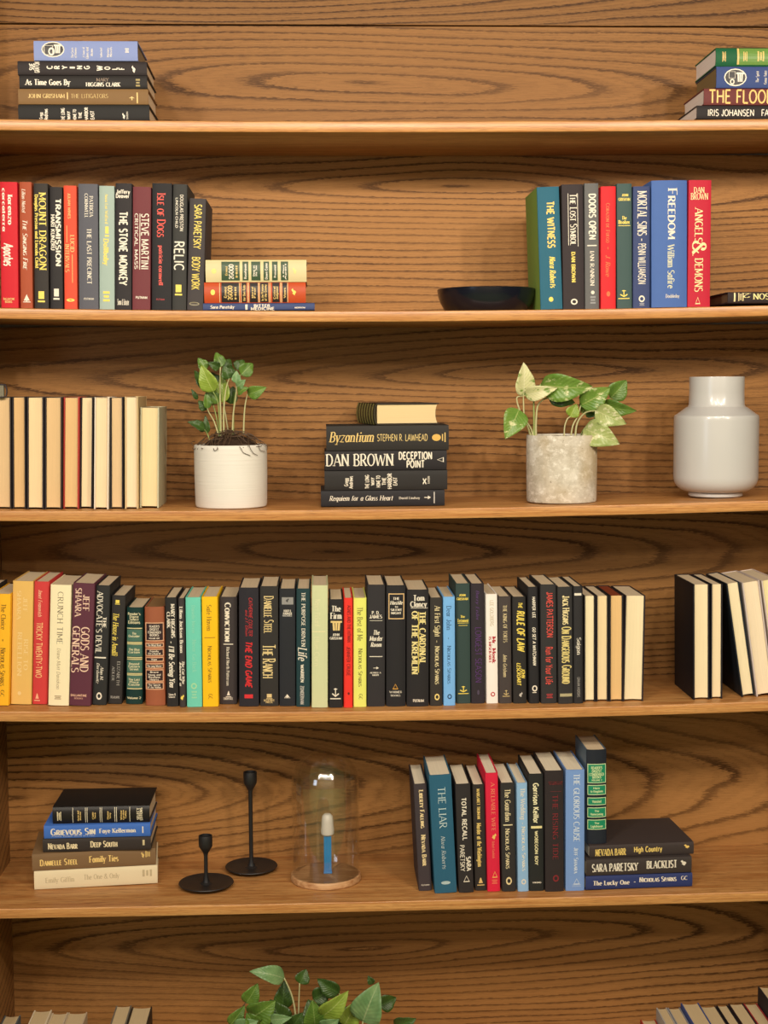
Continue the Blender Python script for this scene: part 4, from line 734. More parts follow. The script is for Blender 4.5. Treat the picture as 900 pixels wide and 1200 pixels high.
zt, yt_ = pile(5, T7, g, [
 ('navy hardback at the bottom of the pile beside the cornflower blue book', (46, 58, 108), (254, 822, 792, 868), [
  ('The Lucky One', 'sb', WH, (294, 488, 818, 842)), ('*', 's', WH, (508, 524, 818, 838)), ('Nicholas Sparks', 'sbk', WH, (540, 738, 806, 832)), ('GC', 's', WH, (762, 798, 806, 828))], dict(yaw=.04)),
 ('dark grey hardback with condensed white capitals lying on the navy one', (70, 61, 58), (256, 820, 706, 790), [
  ('SARA PARETSKY', 'sb', WH, (288, 534, 728, 768)), ('BLACKLIST', 'sb', WH, (580, 744, 722, 760)), ('#bird', 'h', WH, (760, 792, 722, 752))], dict(yaw=.05)),
 ('grey-brown hardback with gold lettering on top of the end pile', (72, 61, 58), (274, 832, 630, 702), [
  ('NEVADA BARR', 'sb', (240, 206, 116), (306, 470, 652, 690)), ('High Country', 'nb', (240, 206, 116), (512, 664, 646, 676)), ('#bird', 'h', (240, 200, 110), (780, 810, 642, 666))], dict(yaw=.06, dy=.01, d=.17)),
])
gl = [(206, 310), (320, 374), (388, 430), (442, 496), (508, 562)]
its = []
for a, b in gl:
    its += [('#rect', 'band', (206, 224, 170), (262, 364, a, b)), ('#rect', 'lab', (30, 140, 100), (266, 360, a+4, b-4))]
its += rd(T7, (268, 358), [("READER'S", 14, 220, 234), ('DIGEST', 18, 238, 252), ('CONDENSED', 4, 256, 270), ('BOOKS', 20, 272, 284), ('VOLUME 2', 16, 290, 298), ('Heir', 26, 332, 342), ('to Kingdoms', 10, 348, 360), ('Vanished', 20, 402, 416), ('The', 32, 456, 466), ('Homecoming', 10, 472, 484), ('The', 32, 522, 532), ('Lighthouse', 12, 538, 550)], (214, 226, 170))
standing(5, T7, 'navy leather hardback with green labels standing upright on the flat end pile', None, (44, 48, 58), (256, 366, 258, 365, 130, 640), its, zbase=zt+.0004, Y=yt_+.02, bulge=.004, gloss=.4, boards=(88, 106, 122), d=.13, pages=(150, 118, 72))
# ------------------------------------------------------------------ two odd books lying on the third shelf
def lying_end_on(label, x_spine, x_fore, zlo, Y, w, h, col, yaw, spine_left, **k):
    """a book lying flat with its foot towards the room"""
    s = 1 if spine_left else -1
    R = Matrix(((0, s, 0, 0), (0, 0, s, 0), (1, 0, 0, 0), (0, 0, 0, 1)))     # local x -> up, local y -> across, local z -> depth
    M = Matrix.Translation((x_spine, Y, zlo+w/2)) @ Matrix.Rotation(yaw, 4, 'Z') @ R
    if s < 0: M = M @ Matrix.Translation((0, 0, -h))
    return book_thing(label, None, M, w, h, abs(x_fore-x_spine), col, **k)
g = 'flat pile on the third shelf'
z3, y3 = pile(3, P2, g, [
 ('black hardback with white italic title at the bottom of the third shelf pile', (46, 44, 47), (76, 763, 590, 682), [
  ('Requiem for a Glass Heart', 'si', WH, (124, 476, 620, 648)), ('David Lindsey', 's', WH, (510, 626, 628, 642)), ('#arrow', 'v', WH, (650, 686, 622, 644)), ('#rect', 'band', SI, (702, 708, 600, 668))], {}),
 ('black hardback with short upright white words on its spine, in the third shelf pile', (50, 47, 45), (96, 778, 480, 582), [
  ('Gregg', 'bh', WH, (206, 226, 516, 560)), ('Andrews', 'bh', WH, (232, 252, 506, 572)), ('THE LONG', 'bh', WH, (322, 342, 500, 574)), ('WAY', 'bh', WH, (354, 372, 514, 556)), ('HOME TO', 'bh', WH, (384, 404, 504, 568)), ('THE', 'bh', WH, (416, 436, 514, 556)), ('HARBOR', 'bh', WH, (446, 468, 492, 576)), ('EAST', 'bh', WH, (478, 498, 514, 558)), ('X', 'bh', WH, (642, 660, 516, 552)), ('TAVERN', 'h', WH, (668, 680, 510, 552))], {}),
 ('black hardback with large white serif capitals across its whole spine', (46, 42, 44), (97, 775, 370, 475), [
  ('DAN BROWN', 's', WH, (106, 482, 386, 450)), ('DECEPTION', 'nb', WH, (508, 696, 378, 416)), ('POINT', 'nb', WH, (552, 654, 424, 462)), ('#delta', 'h', WH, (720, 758, 406, 434))], {}),
 ('black hardback with swashed gold title, topmost black one of the third shelf pile', (54, 50, 46), (106, 786, 230, 360), [
  ('Byzantium', 'si', (230, 196, 120), (124, 370, 262, 314)), ('STEPHEN R. LAWHEAD', 'n', (214, 186, 120), (388, 670, 276, 310)), ('#oval', 'v', (226, 180, 90), (692, 742, 276, 312)), ('#rect', 'band', (226, 190, 110), (748, 754, 276, 312)), ('#rect', 'band', (226, 190, 110), (762, 768, 268, 318))], {}),
])
a, b = ray(438, 484, y3+.01), ray(516.5, 484, y3+.01)
zz = ray(470, 473, y3+.01).z
ob = lying_end_on('old olive leather book lying page-end out on top of the black pile', a.x, b.x, z3+.0008, y3+.012, zz-z3, .19, (62, 56, 36), .16, True, boards=(60, 50, 40), pages=(238, 212, 160), tops=(238, 212, 160), bulge=.004, gloss=.5)
for k in range(7):            # raised bands across its leather back
    w_, z_ = zz-z3, .012+k*.027
    V, F = [], []
    for j in range(9):
        u = j/8; x = (2*u-1)*(w_/2-.0006); y = .004*(2*u-1)**2
        for dz, dy in ((0, -.0002), (.002, -.0016), (.007, -.0016), (.009, -.0002)): V.append((x, y+dy, z_+dz))
    for j in range(8):
        for q in range(3): F.append((j*4+q, j*4+q+1, j*4+q+5, j*4+q+4))
    mesh_obj('raised_band', V, F, cloth((124, 116, 66), .5), ob, True)
p = ray(8.8, 467, .03); tz = ray(5, 450.5, .03).z
lying_end_on('flat grey-paged book with dark boards lying across the page-out books', p.x, p.x-.042, p.z+.0012, .03, tz-p.z, .13, (56, 44, 46), .2, False, pages=(128, 122, 104), tops=(128, 122, 104), bulge=.003)
# ------------------------------------------------------------------ bottom shelf: only their heads rise into view
g = 'upright books on the bottom shelf'
def low(label, xa, xb, yb_, col, pages=(226, 206, 170), d=.155, Y=.04, lean=0., **k):
    Yb = Y+d
    A, B = ray(xa, yb_, Yb), ray(xb, yb_, Yb)
    w = B.x-A.x-.0008; X = (A.x+B.x)/2; zb = rest_z(6, X, w/2)
    return book_thing(label, g, Matrix.Translation((X, Y, zb)), w, A.z-zb, d, col, pages=pages, tops=(216, 192, 150), **k)
low('bottom shelf book with blue-grey boards at the outer end', 5.5, 24.5, 1190, (98, 106, 110))
low('bottom shelf book with white boards beside the blue-grey one', 40, 61, 1184, (230, 214, 184))
low('second bottom shelf book with pale boards, thinner, in the middle of its trio', 61.2, 80, 1187, (214, 196, 166))
low('third pale bottom shelf book, its trio ending before the gap', 80.2, 102.5, 1186.5, (206, 184, 150))
low('bottom shelf book with grey boards beyond the gap, taller than the pale trio', 136, 154.5, 1178.5, (120, 112, 98))
low('bottom shelf book with dark brown boards, last before the leafy plant', 154.8, 178.5, 1180, (70, 56, 42))
low('low bottom shelf book with red boards, first beyond the leafy plant', 750, 768.2, 1195, (176, 60, 44), pages=(206, 170, 120))
low('bottom shelf book with silver-grey boards beside the low red one', 768.8, 781.5, 1181, (176, 170, 164))
low('bottom shelf book with pale grey boards before the royal blue one', 782, 797, 1181, (150, 150, 156))
low('bottom shelf book with royal blue boards', 797.4, 818.6, 1175.5, (62, 80, 140))
low('narrow bottom shelf book with black boards beside the royal blue one', 819, 838.5, 1179, (46, 40, 46), pages=(214, 180, 130))
low('second black-boarded bottom shelf book, cream pages', 839, 852.6, 1178, (44, 38, 42))
low('bottom shelf book with white pages between black and red boards', 853, 870.6, 1176, (60, 40, 44), pages=(238, 224, 204))
low('bottom shelf book with red boards beside the tallest black one', 871, 887, 1176, (170, 48, 52))
low('tallest black bottom shelf book at the shelf end', 888, 912, 1156, (50, 46, 50))
# ------------------------------------------------------------------ bowl, vase, candle holders, bell jar
def glossy(name, c, rough, spec=.5, coat=0., nz=20, amt=.12):
    t = NT(name); n = t.noise(t.obj(), nz, 3.0); b = lin(c)
    return t.bsdf(t.mix(n, tuple(v*(1-amt) for v in b), tuple(min(1, v*(1+amt)) for v in b)), rough, spec, Coat_Weight=coat, Coat_Roughness=.12)
Yb = .105
L, R = ray(512.4, 336, Yb), ray(627.5, 336, Yb); bx = (L.x+R.x)/2; br = (R.x-L.x)/2
bz = rest_z(2, bx, br); bh = ray(571, 335, Yb-br).z-bz
f = br/.1
bowl = lathe('bowl', [(.0, .006), (.05*f, .0065), (.076*f, .014), (.09*f, .028), (.0965*f, bh-.001), (.0985*f, bh), (.1*f, bh-.0012), (.0985*f, bh*.72), (.094*f, bh*.42), (.086*f, bh*.14), (.08*f, .001), (.078*f, 0), (.0, 0)][::-1], glossy('black_glaze', (18, 20, 30), .22, .6), None, 72)
bowl.location = (bx, Yb, bz); tag(bowl, 'shallow glossy black bowl on the second shelf, touching the teal book', 'bowl')
Yv = .125
pv = ray(838.5, 583, Yv-.05); vz = rest_z(3, pv.x, .09)
k = (ray(887.2, 530, Yv).x-ray(790.6, 530, Yv).x)/2
vx = (ray(887.2, 530, Yv).x+ray(790.6, 530, Yv).x)/2
H = ray(838.5, 441.5, Yv).z-vz; sh = ray(838.5, 487, Yv-.3*k).z-vz; nb = ray(838.5, 477, Yv).z-vz
nr = k*.655; fr_ = k*.64
pr = [(0, .0), (fr_-.002, .0), (fr_, .002), (fr_, .0075), (fr_-.003, .0095)]
for j in range(9):
    a = math.radians(-78+j*78/8); cr_ = k*.36
    pr.append((k-cr_+cr_*math.cos(a), .0095+cr_*(1+math.sin(a))*1.02))
pr += [(k, sh-.010), (k*.999, sh-.004), (k*.985, sh), (k*.93, sh+.0028), (nr+.006, nb-.001), (nr+.002, nb+.001), (nr, nb+.005), (nr*.985, (nb+H)/2), (nr*.99, H-.002), (nr*.985, H), (nr*.93, H), (nr*.91, H-.003), (nr*.90, nb), (k*.9, sh-.012), (k*.93, k*.6), (k*.5, .016), (0, .014)]
vase = lathe('vase', pr, glossy('grey_white_glaze', (200, 198, 194), .30, .5, .35, 14, .03), None, 96)
vase.location = (vx, Yv, vz); tag(vase, 'tall grey-white ceramic vase with a wide straight neck on the third shelf', 'vase')
black_iron = glossy('black_iron', (30, 28, 28), .48, .45)
def holder(label, px, base_y, plate_l, plate_r, top_y, cup_w, stem_w, cup_h, Yc):
    z0 = rest_z(5, ray(px, base_y, Yc).x, .06)
    X = (ray(plate_l, base_y, Yc).x+ray(plate_r, base_y, Yc).x)/2; r = (ray(plate_r, base_y, Yc).x-ray(plate_l, base_y, Yc).x)/2
    H = ray(px, top_y, Yc).z-z0; s = (ray(px+1, base_y, Yc).x-ray(px, base_y, Yc).x)
    cw, sw, ch = cup_w/2*s, stem_w/2*s, cup_h*s
    root = empty('candle_holder', Matrix.Translation((X, Yc, z0)), label, 'candle holder', 'black iron candle holders')
    lathe('base_plate', [(0, 0), (r*.55, 0), (r*.7, .001), (r*.97, .0065), (r, .0085), (r*.985, .0098), (r*.94, .009), (r*.6, .006), (r*.28, .0064), (0, .0066)], black_iron, root, 72)
    lathe('stem', [(0, .0062), (sw*3.2, .0063), (sw*1.9, .010), (sw*1.3, .018), (sw, .030), (sw, H-ch-.006), (sw*1.2, H-ch-.001), (0, H-ch)], black_iron, root, 32)
    lathe('candle_cup', [(0, H-ch-.001), (sw*1.2, H-ch-.001), (sw*1.9, H-ch+.004), (cw*.80, H-ch+.010), (cw*.97, H-ch*.62), (cw, H-ch*.4), (cw, H-.001), (cw*.97, H), (cw*.84, H), (cw*.82, H-.002), (cw*.80, H-ch*.5), (cw*.3, H-ch*.55), (0, H-ch*.55)], black_iron, root, 48)
    return root
Ya = .098
holder('short black candle holder with a round dish foot on the fifth shelf', 241.6, 1035, 209.4, 273.9, 979, 16.2, 4.6, 21, on_shelf(5, 241, 1039))
holder('tall slim black candle holder on the fifth shelf beside the bell jar', 294.5, 1015, 264, 325.2, 904.5, 15.8, 4.8, 21, on_shelf(5, 294, 1019.5))
# the bell jar
Yj = on_shelf(5, 382, 1030)
zj = rest_z(5, ray(382, 1030, Yj).x, .07)
Lj, Rj = ray(340.8, 1025, Yj), ray(423, 1025, Yj); jx = (Lj.x+Rj.x)/2; jr = (Rj.x-Lj.x)/2
t = NT('pale_turned_wood'); P = t.obj()
n1 = t.noise(t.map(P, (16, 90, 120)), 1.0, 3.0, .6)
oakp = t.bsdf(t.mix(t.ramp(n1, [(.35, (0, 0, 0)), (.65, (1, 1, 1))]), lin((172, 120, 76)), lin((212, 168, 120))), .45, .4)
jar = empty('bell_jar', Matrix.Translation((jx, Yj, zj)), 'clear glass bell jar on a round wooden base, holding a small blue dispenser', 'bell jar')
bt = .0135
lathe('wooden_base', [(0, 0), (jr*.98, 0), (jr, .002), (jr, bt-.003), (jr*.985, bt-.0008), (jr*.97, bt), (0, bt)], oakp, jar, 96)
g_ = NT('clear_glass')
lw = g_.n('ShaderNodeLayerWeight', ins={0: .5})
fac = g_.ramp(lw.outputs['Facing'], [(0., (.085, .085, .085)), (.55, (.10, .10, .10)), (.82, (.20, .20, .20)), (.95, (.45, .45, .45)), (1., (.8, .8, .8))])
tr = g_.n('ShaderNodeBsdfTransparent', ins={0: (.985, .985, .98, 1)}); gs = g_.n('ShaderNodeBsdfGlossy', ins={'Roughness': .006, 'Color': (1, 1, 1, 1)})
mx = g_.n('ShaderNodeMixShader'); g_.t.links.new(fac, mx.inputs[0]); g_.t.links.new(tr.outputs[0], mx.inputs[1]); g_.t.links.new(gs.outputs[0], mx.inputs[2]); g_.t.links.new(mx.outputs[0], g_.out.inputs[0])
gr = jr*.955; top = ray(382, 878.5, Yj).z-zj; cyl = top-gr*.98
pr = [(gr-.001, bt), (gr, bt+.002), (gr, cyl)]
for j in range(1, 17):
    a = math.pi/2*j/16; pr.append((max(0, gr*math.cos(a)) if j < 16 else 0, cyl+(top-cyl)*math.sin(a)))
ti = .0018
pi = [((r-ti*(r/gr)) if r > .002 else 0, z if z <= cyl+1e-6 else cyl+(z-cyl)*(1-ti/gr)) for r, z in pr][::-1]
lathe('glass_dome', pr+pi, g_.m, jar, 96)
# the sweet dispenser standing in it
q = ray(384.2, 1020, Yj-.002); s = ray(385.2, 1020, Yj).x-ray(384.2, 1020, Yj).x
dz = zj+bt+.0003
disp = empty('candy_dispenser', Matrix.Translation((q.x, Yj-.002, dz)), 'small blue plastic candy dispenser with a plain white head, under the glass dome', 'candy dispenser')
blue = glossy('blue_plastic', (16, 140, 214), .3, .5); wht = glossy('white_plastic', (236, 226, 216), .3, .5)
hs = ray(384, 978, Yj).z-dz; ht = ray(384, 953, Yj).z-dz
wst = 4.4*s
rbox('sleeve', -wst, wst, -wst*.72, wst*.9, .004, hs, blue, disp, .0012)
rbox('sleeve_rib', -wst*.34, wst*.34, -wst*.86, -wst*.6, .006, hs-.002, blue, disp, .0006)
rbox('foot', -wst*1.14, wst*1.14, -wst*1.05, wst*1.15, 0, .0046, blue, disp, .0012)
hw = 7.2*s
hd = lathe('head', [(0, hs+.0004), (hw*.86, hs+.0004), (hw*1.04, hs+.003), (hw*1.08, hs+(ht-hs)*.25), (hw*.98, hs+(ht-hs)*.45), (hw*.95, hs+(ht-hs)*.7), (hw*.84, hs+(ht-hs)*.88), (hw*.55, ht-.001), (0, ht)], wht, disp, 40)
# ------------------------------------------------------------------ potted plants
def leafmat(name, a, b, vein, var=None, rough=.38):
    t = NT(name); uv = t.n('ShaderNodeTexCoord').outputs['UV']; P = t.obj(); sp = t.n('ShaderNodeSeparateXYZ', ins={0: uv}).outputs
    n = t.noise(P, 34, 3.0, .6)
    col = t.mix(t.ramp(n, [(.3, (0, 0, 0)), (.7, (1, 1, 1))]), lin(a), lin(b))
    if var:
        m = t.noise(t.map(P, (46, 46, 80)), 1.0, 4.0, .65); col = t.mix(t.ramp(m, [(var[1], (0, 0, 0)), (var[1]+.08, (1, 1, 1))]), col, lin(var[0]))
    mid = t.math('ABSOLUTE', t.math('SUBTRACT', sp[1], .5))
    col = t.mix(t.ramp(mid, [(.0, (.75, .75, .75)), (.035, (0, 0, 0))]), col, lin(vein))
    side = t.math('SINE', t.math('MULTIPLY', t.math('SUBTRACT', sp[0], t.math('MULTIPLY', mid, .55)), 62.))
    b_ = t.bsdf(col, rough, .45, bump=side, bstr=.18, bdist=.0012)
    for nd in t.t.nodes:
        if nd.type == 'BSDF_PRINCIPLED': nd.inputs['Subsurface Weight'].default_value = .0
    return b_
LM = {'g': leafmat('green_leaf', (74, 106, 38), (108, 140, 54), (150, 170, 96)), 'd': leafmat('dark_green_leaf', (46, 70, 26), (70, 98, 38), (88, 120, 62)),
 'y': leafmat('yellow_green_leaf', (128, 152, 52), (156, 176, 74), (190, 200, 120)), 's': leafmat('silvery_green_leaf', (100, 138, 86), (132, 162, 106), (176, 190, 140)),
 'c': leafmat('cream_leaf', (200, 200, 140), (220, 214, 168), (226, 220, 180), ((122, 150, 70), .56)), 'v': leafmat('variegated_leaf', (92, 130, 46), (122, 152, 66), (176, 184, 110), ((206, 206, 150), .56)),
 'p': leafmat('pale_mottled_leaf', (150, 166, 94), (180, 186, 122), (206, 204, 150), ((214, 212, 166), .52))}
def smat(name, a, b):
    t = NT(name); n = t.noise(t.map(t.obj(), (60, 60, 12)), 1.0, 3.0); return t.bsdf(t.mix(n, lin(a), lin(b)), .5, .4)
STEM = smat('pale_stem', (176, 178, 120), (206, 196, 150)); STEMG = smat('green_stem', (120, 146, 70), (170, 180, 112)); ROOT = smat('dry_root', (66, 48, 36), (112, 88, 66))
def leaf(parent, A, B, w, kind, arch=.15, roll=0., shape=.42, droop=0.):
    """a folded, arched blade from base A to tip B"""
    A, B = Vector(A), Vector(B); ax = B-A; L = ax.length; ax.normalize()
    face = Vector((0, -1, .25)); face = (face-ax*face.dot(ax)).normalized(); side = ax.cross(face)
    M = Matrix.Rotation(roll, 3, ax); face = M @ face; side = M @ side
    n, m = 12, 6; V, F, UV = [], [], []
    for i in range(n+1):
        u = i/n
        hw = w/2*max(0, math.sin(math.pi*u**(.69 if shape < .5 else 1.))**.8)*(1-.25*u) if 0 < u < 1 else 0
        hw *= 1.12
        c = A+ax*(L*u)+face*(arch*L*math.sin(math.pi*u))+Vector((0, 0, -droop*L*u*u))
        for j in range(-m//2, m//2+1):
            s_ = j/(m/2)
            V.append(c+side*(hw*s_)+face*(abs(s_)**1.4*hw*.34+.0012*math.sin(u*19+j)*abs(s_))); UV.append((u, .5+s_/2))
    k = m+1
    for i in range(n):
        for j in range(m): F.append((i*k+j, i*k+j+1, (i+1)*k+j+1, (i+1)*k+j))
    me = bpy.data.meshes.new('leaf'); me.from_pydata([tuple(v) for v in V], [], F)
    ul = me.uv_layers.new(name='UVMap')
    for lp in me.loops: ul.data[lp.index].uv = UV[lp.vertex_index]
    for p_ in me.polygons: p_.use_smooth = True
    me.materials.append(LM[kind]); o = bpy.data.objects.new('leaf', me); C.objects.link(o)
    md = o.modifiers.new('thickness', 'SOLIDIFY'); md.thickness = .0005
    o.parent = parent; o.matrix_parent_inverse = parent.matrix_world.inverted(); return o
def keep(o, parent): o.parent = parent; o.matrix_parent_inverse = parent.matrix_world.inverted(); return o
def soil_mound(parent, r, z0, hgt, c1, c2, n=40, seed=1):
    rnd = random.Random(seed); V, F = [(0, 0, z0+hgt)], []; rings = 7
    for i in range(1, rings+1):
        for j in range(n):
            a = 2*math.pi*j/n; rr = r*i/rings
            V.append((rr*math.cos(a), rr*math.sin(a), z0+hgt*(1-(i/rings)**2.2)+rnd.uniform(-1, 1)*.0022))
    for j in range(n): F.append((0, 1+j, 1+(j+1) % n))
    for i in range(rings-1):
        for j in range(n): F.append((1+i*n+j, 1+(i+1)*n+j, 1+(i+1)*n+(j+1) % n, 1+i*n+(j+1) % n))
    t = NT('potting_soil'); nn = t.noise(t.obj(), 260, 4.0, .7)
    return fix_normals(mesh_obj('soil', V, F, t.bsdf(t.mix(nn, lin(c1), lin(c2)), .95, .1, bump=nn, bstr=.8, bdist=.003), parent))
def at(cr, Y, x, y): return ray(*conv(cr)(x, y), Y)
def plant(label, row, cr, px, base_y, xl, xr, top_y, potmat, prof, Y, rnd, mound, leaves, stems, dy=.012, soilc=((44, 32, 26), (84, 66, 52)), zoverride=None):
    c = conv(cr)
    A, B = ray(*c(xl, (base_y+top_y)/2), Y), ray(*c(xr, (base_y+top_y)/2), Y); X = (A.x+B.x)/2; r = (B.x-A.x)/2
    z0 = rest_z(row, X, r); Ht = (ray(*c(px, top_y), Y).z if zoverride is None else zoverride)-z0
    root = empty('potted_plant', Matrix.Translation((X, Y, z0)), label, 'plant')
    lathe('pot', [(a*r, b*Ht) for a, b in prof], potmat, root, 96)
    if mound: soil_mound(root, r*.9, Ht-.012, mound, *soilc)
    for pts, ra, rb, mt in stems:
        P_ = [at(cr, Y+d_, x, y) for x, y, d_ in pts]
        keep(tube('stem', P_, [ra+(rb-ra)*i/(len(P_)-1) for i in range(len(P_))], mt), root)
    for (x0, y0, d0), (x1, y1, d1), w, kind, arch, roll in leaves:
        A_, B_ = at(cr, Y+d0, x0, y0), at(cr, Y+d1, x1, y1)
        s_ = (ray(451, 500, Y).x-ray(450, 500, Y).x)/cr[2]
        leaf(root, A_, B_, w*s_*1.25, kind, arch, roll)
    return root, X, r, z0, Ht
F1, F2, F3 = (200, 400, 5.714), (570, 410, 4.737), (250, 1110, 3.6)
CYL = lambda: [(0, 0), (.93, 0), (.965, .012), (.985, .05), (1.0, .5), (1.0, .93), (.995, .985), (.975, 1.0), (.93, 1.0), (.91, .985), (.90, .86), (0, .84)]
t = NT('white_brushed_ceramic'); P = t.obj()
hz = t.noise(t.map(P, (7, 7, 330)), 1.0, 3.0, .65); lo = t.noise(P, 9, 3.0)
potw = t.bsdf(t.mix(lo, lin((222, 215, 202)), lin((236, 231, 220))), .6, .35, bump=hz, bstr=.35, bdist=.0022)
S1 = lambda *p: [tuple(q) for q in p]
root, X1, r1, z1, H1 = plant('small green plant with dangling roots in a white brushed pot on the third shelf', 3, F1, 404, 1105, 160, 647, 690, potw, CYL(), .095, 1, .031,
 [((340, 172, .0), (302, 74, .01), 62, 'g', .08, .2), ((330, 178, .0), (248, 142, -.01), 50, 'd', .1, -.2), ((236, 192, .0), (182, 112, .0), 60, 'g', .1, .2), ((286, 338, -.02), (204, 158, -.03), 96, 'y', .10, -.25), ((236, 326, .01), (158, 196, .02), 66, 'd', .1, .3),
  ((392, 254, .0), (352, 162, .0), 70, 'd', .1, .2), ((350, 410, .015), (348, 214, .02), 74, 'y', .05, 0), ((330, 400, .02), (290, 280, .02), 60, 'g', .1, .1), ((395, 240, .02), (404, 160, .03), 56, 'd', .1, 0), ((438, 280, -.01), (440, 196, -.01), 48, 's', .06, .1), ((444, 306, -.01), (502, 256, -.02), 46, 's', .1, .2), ((448, 350, -.01), (524, 312, -.02), 50, 'g', .14, -.3),
  ((516, 356, .0), (642, 306, -.01), 72, 'g', .14, .35), ((470, 224, .01), (550, 148, .02), 80, 'g', .12, .2), ((440, 190, .02), (492, 126, .03), 64, 'd', .1, 0), ((246, 452, -.01), (238, 332, -.01), 44, 'g', .08, .3), ((246, 456, .0), (186, 396, .0), 52, 'd', .14, -.3), ((322, 412, .01), (252, 336, .01), 64, 'g', .1, .1),
  ((228, 590, -.01), (112, 540, -.02), 54, 'd', .14, .3), ((246, 616, .0), (232, 494, .0), 36, 'd', .1, 0), ((232, 600, .02), (190, 570, .03), 40, 'd', .1, 0), ((310, 300, .03), (270, 210, .04), 70, 'd', .1, .2), ((400, 420, .04), (420, 300, .04), 70, 'd', .08, 0), ((360, 180, .03), (400, 120, .04), 60, 'd', .1, .1), ((180, 390, .02), (138, 320, .02), 26, 'd', .1, 0)],
 [(S1((335, 650, .0), (334, 480, .0), (330, 320, .0), (333, 170, .0)), .0022, .0012, STEM), (S1((358, 650, .005), (355, 480, .0), (368, 330, .0), (392, 248, .0)), .0021, .0011, STEM), (S1((412, 640, .0), (420, 480, .0), (438, 360, -.005), (440, 276, -.01)), .0018, .001, STEM),
  (S1((488, 620, .0), (492, 500, .0), (500, 420, .0), (514, 352, .0)), .0018, .001, STEM), (S1((324, 640, .0), (292, 540, .0), (258, 480, -.005), (245, 448, -.01)), .0016, .001, STEM), (S1((390, 640, .02), (372, 520, .02), (350, 400, .02)), .0018, .0012, STEM), (S1((420, 640, .03), (424, 420, .03), (446, 300, .02), (470, 222, .01)), .0015, .001, STEMG), (S1((286, 340, -.02), (318, 420, -.01), (330, 640, .0)), .001, .0014, STEMG), (S1((226, 590, -.01), (246, 620, .0), (262, 660, .0)), .0012, .0014, STEMG), (S1((250, 330, .01), (300, 480, .01), (328, 640, .01)), .001, .0014, STEMG)])
# loose roots over the soil and down the pot
rr = random.Random(5); Vc = []
for k in range(90):
    a = rr.uniform(0, 2*math.pi); q0 = r1*rr.uniform(.05, .95); pts = []
    px, py = q0*math.cos(a), q0*math.sin(a)
    dirn = rr.uniform(0, 2*math.pi); L = rr.uniform(.02, .055)
    for s_ in range(4):
        x_, y_ = px+L*s_/3*math.cos(dirn), py+L*s_/3*math.sin(dirn); d_ = math.hypot(x_, y_)
        if d_ > r1*1.06: x_, y_ = x_/d_*r1*1.06, y_/d_*r1*1.06
        d_ = min(1, math.hypot(x_, y_)/r1)
        pts.append((x_, y_, H1-.010+.031*(1-d_**2.2)+rr.uniform(.001, .009)))
    tube('root', pts, [.0007]*4, ROOT, root, 5)
for sgn, xs in ((1, [(.30, -1), (.34, -2), (.40, -3.6), (.58, -5)]), (1, [(.55, 0), (.58, -2), (.66, -4), (.76, -5)]), (1, [(.80, 0), (.80, -1.6), (.84, -3), (.95, -3.6)]), (1, [(.88, 0), (.97, -.8), (1.02, -2), (1.0, -3)]), (1, [(-.93, 1), (-1.03, .6), (-1.06, .1), (-1.0, -.4)])):
    pts = []
    for u_, v_ in xs:
        yy_ = -math.sqrt(max(0, 1.03**2-min(1.03, abs(u_))**2))*r1
        pts.append((u_*r1*1.01, yy_-.001, H1+.003+v_*.0046))
    tube('root', pts, [.0006]*4, ROOT, root, 5)
# the marbled concrete pot
t = NT('mottled_concrete'); P = t.obj()
m1 = t.noise(t.map(P, (22, 22, 26)), 1.0, 5.0, .7); m2 = t.noise(t.map(P, (70, 70, 90), (3, 1, 2)), 1.0, 4.0, .7); m3 = t.noise(t.map(P, (9, 9, 7), (6, 1, 2)), 1.0, 2.0)
col = t.mix(t.ramp(m1, [(.34, (0, 0, 0)), (.66, (1, 1, 1))]), lin((176, 164, 142)), lin((222, 214, 198)))
col = t.mix(t.ramp(m2, [(.52, (0, 0, 0)), (.66, (.8, .8, .8))]), col, lin((236, 230, 218)))
col = t.mix(t.ramp(m2, [(.28, (.9, .9, .9)), (.38, (0, 0, 0))]), col, lin((116, 98, 76)))
col = t.mix(t.ramp(m3, [(.48, (0, 0, 0)), (.64, (.6, .6, .6))]), col, lin((198, 172, 128)))
potc = t.bsdf(col, .8, .25, bump=m2, bstr=.4, bdist=.002)
CY2 = [(0, 0), (.955, 0), (.98, .01), (.99, .05), (1.0, .5), (1.0, .99), (.992, 1.0), (.93, 1.0), (.92, .99), (.915, .9), (0, .88)]
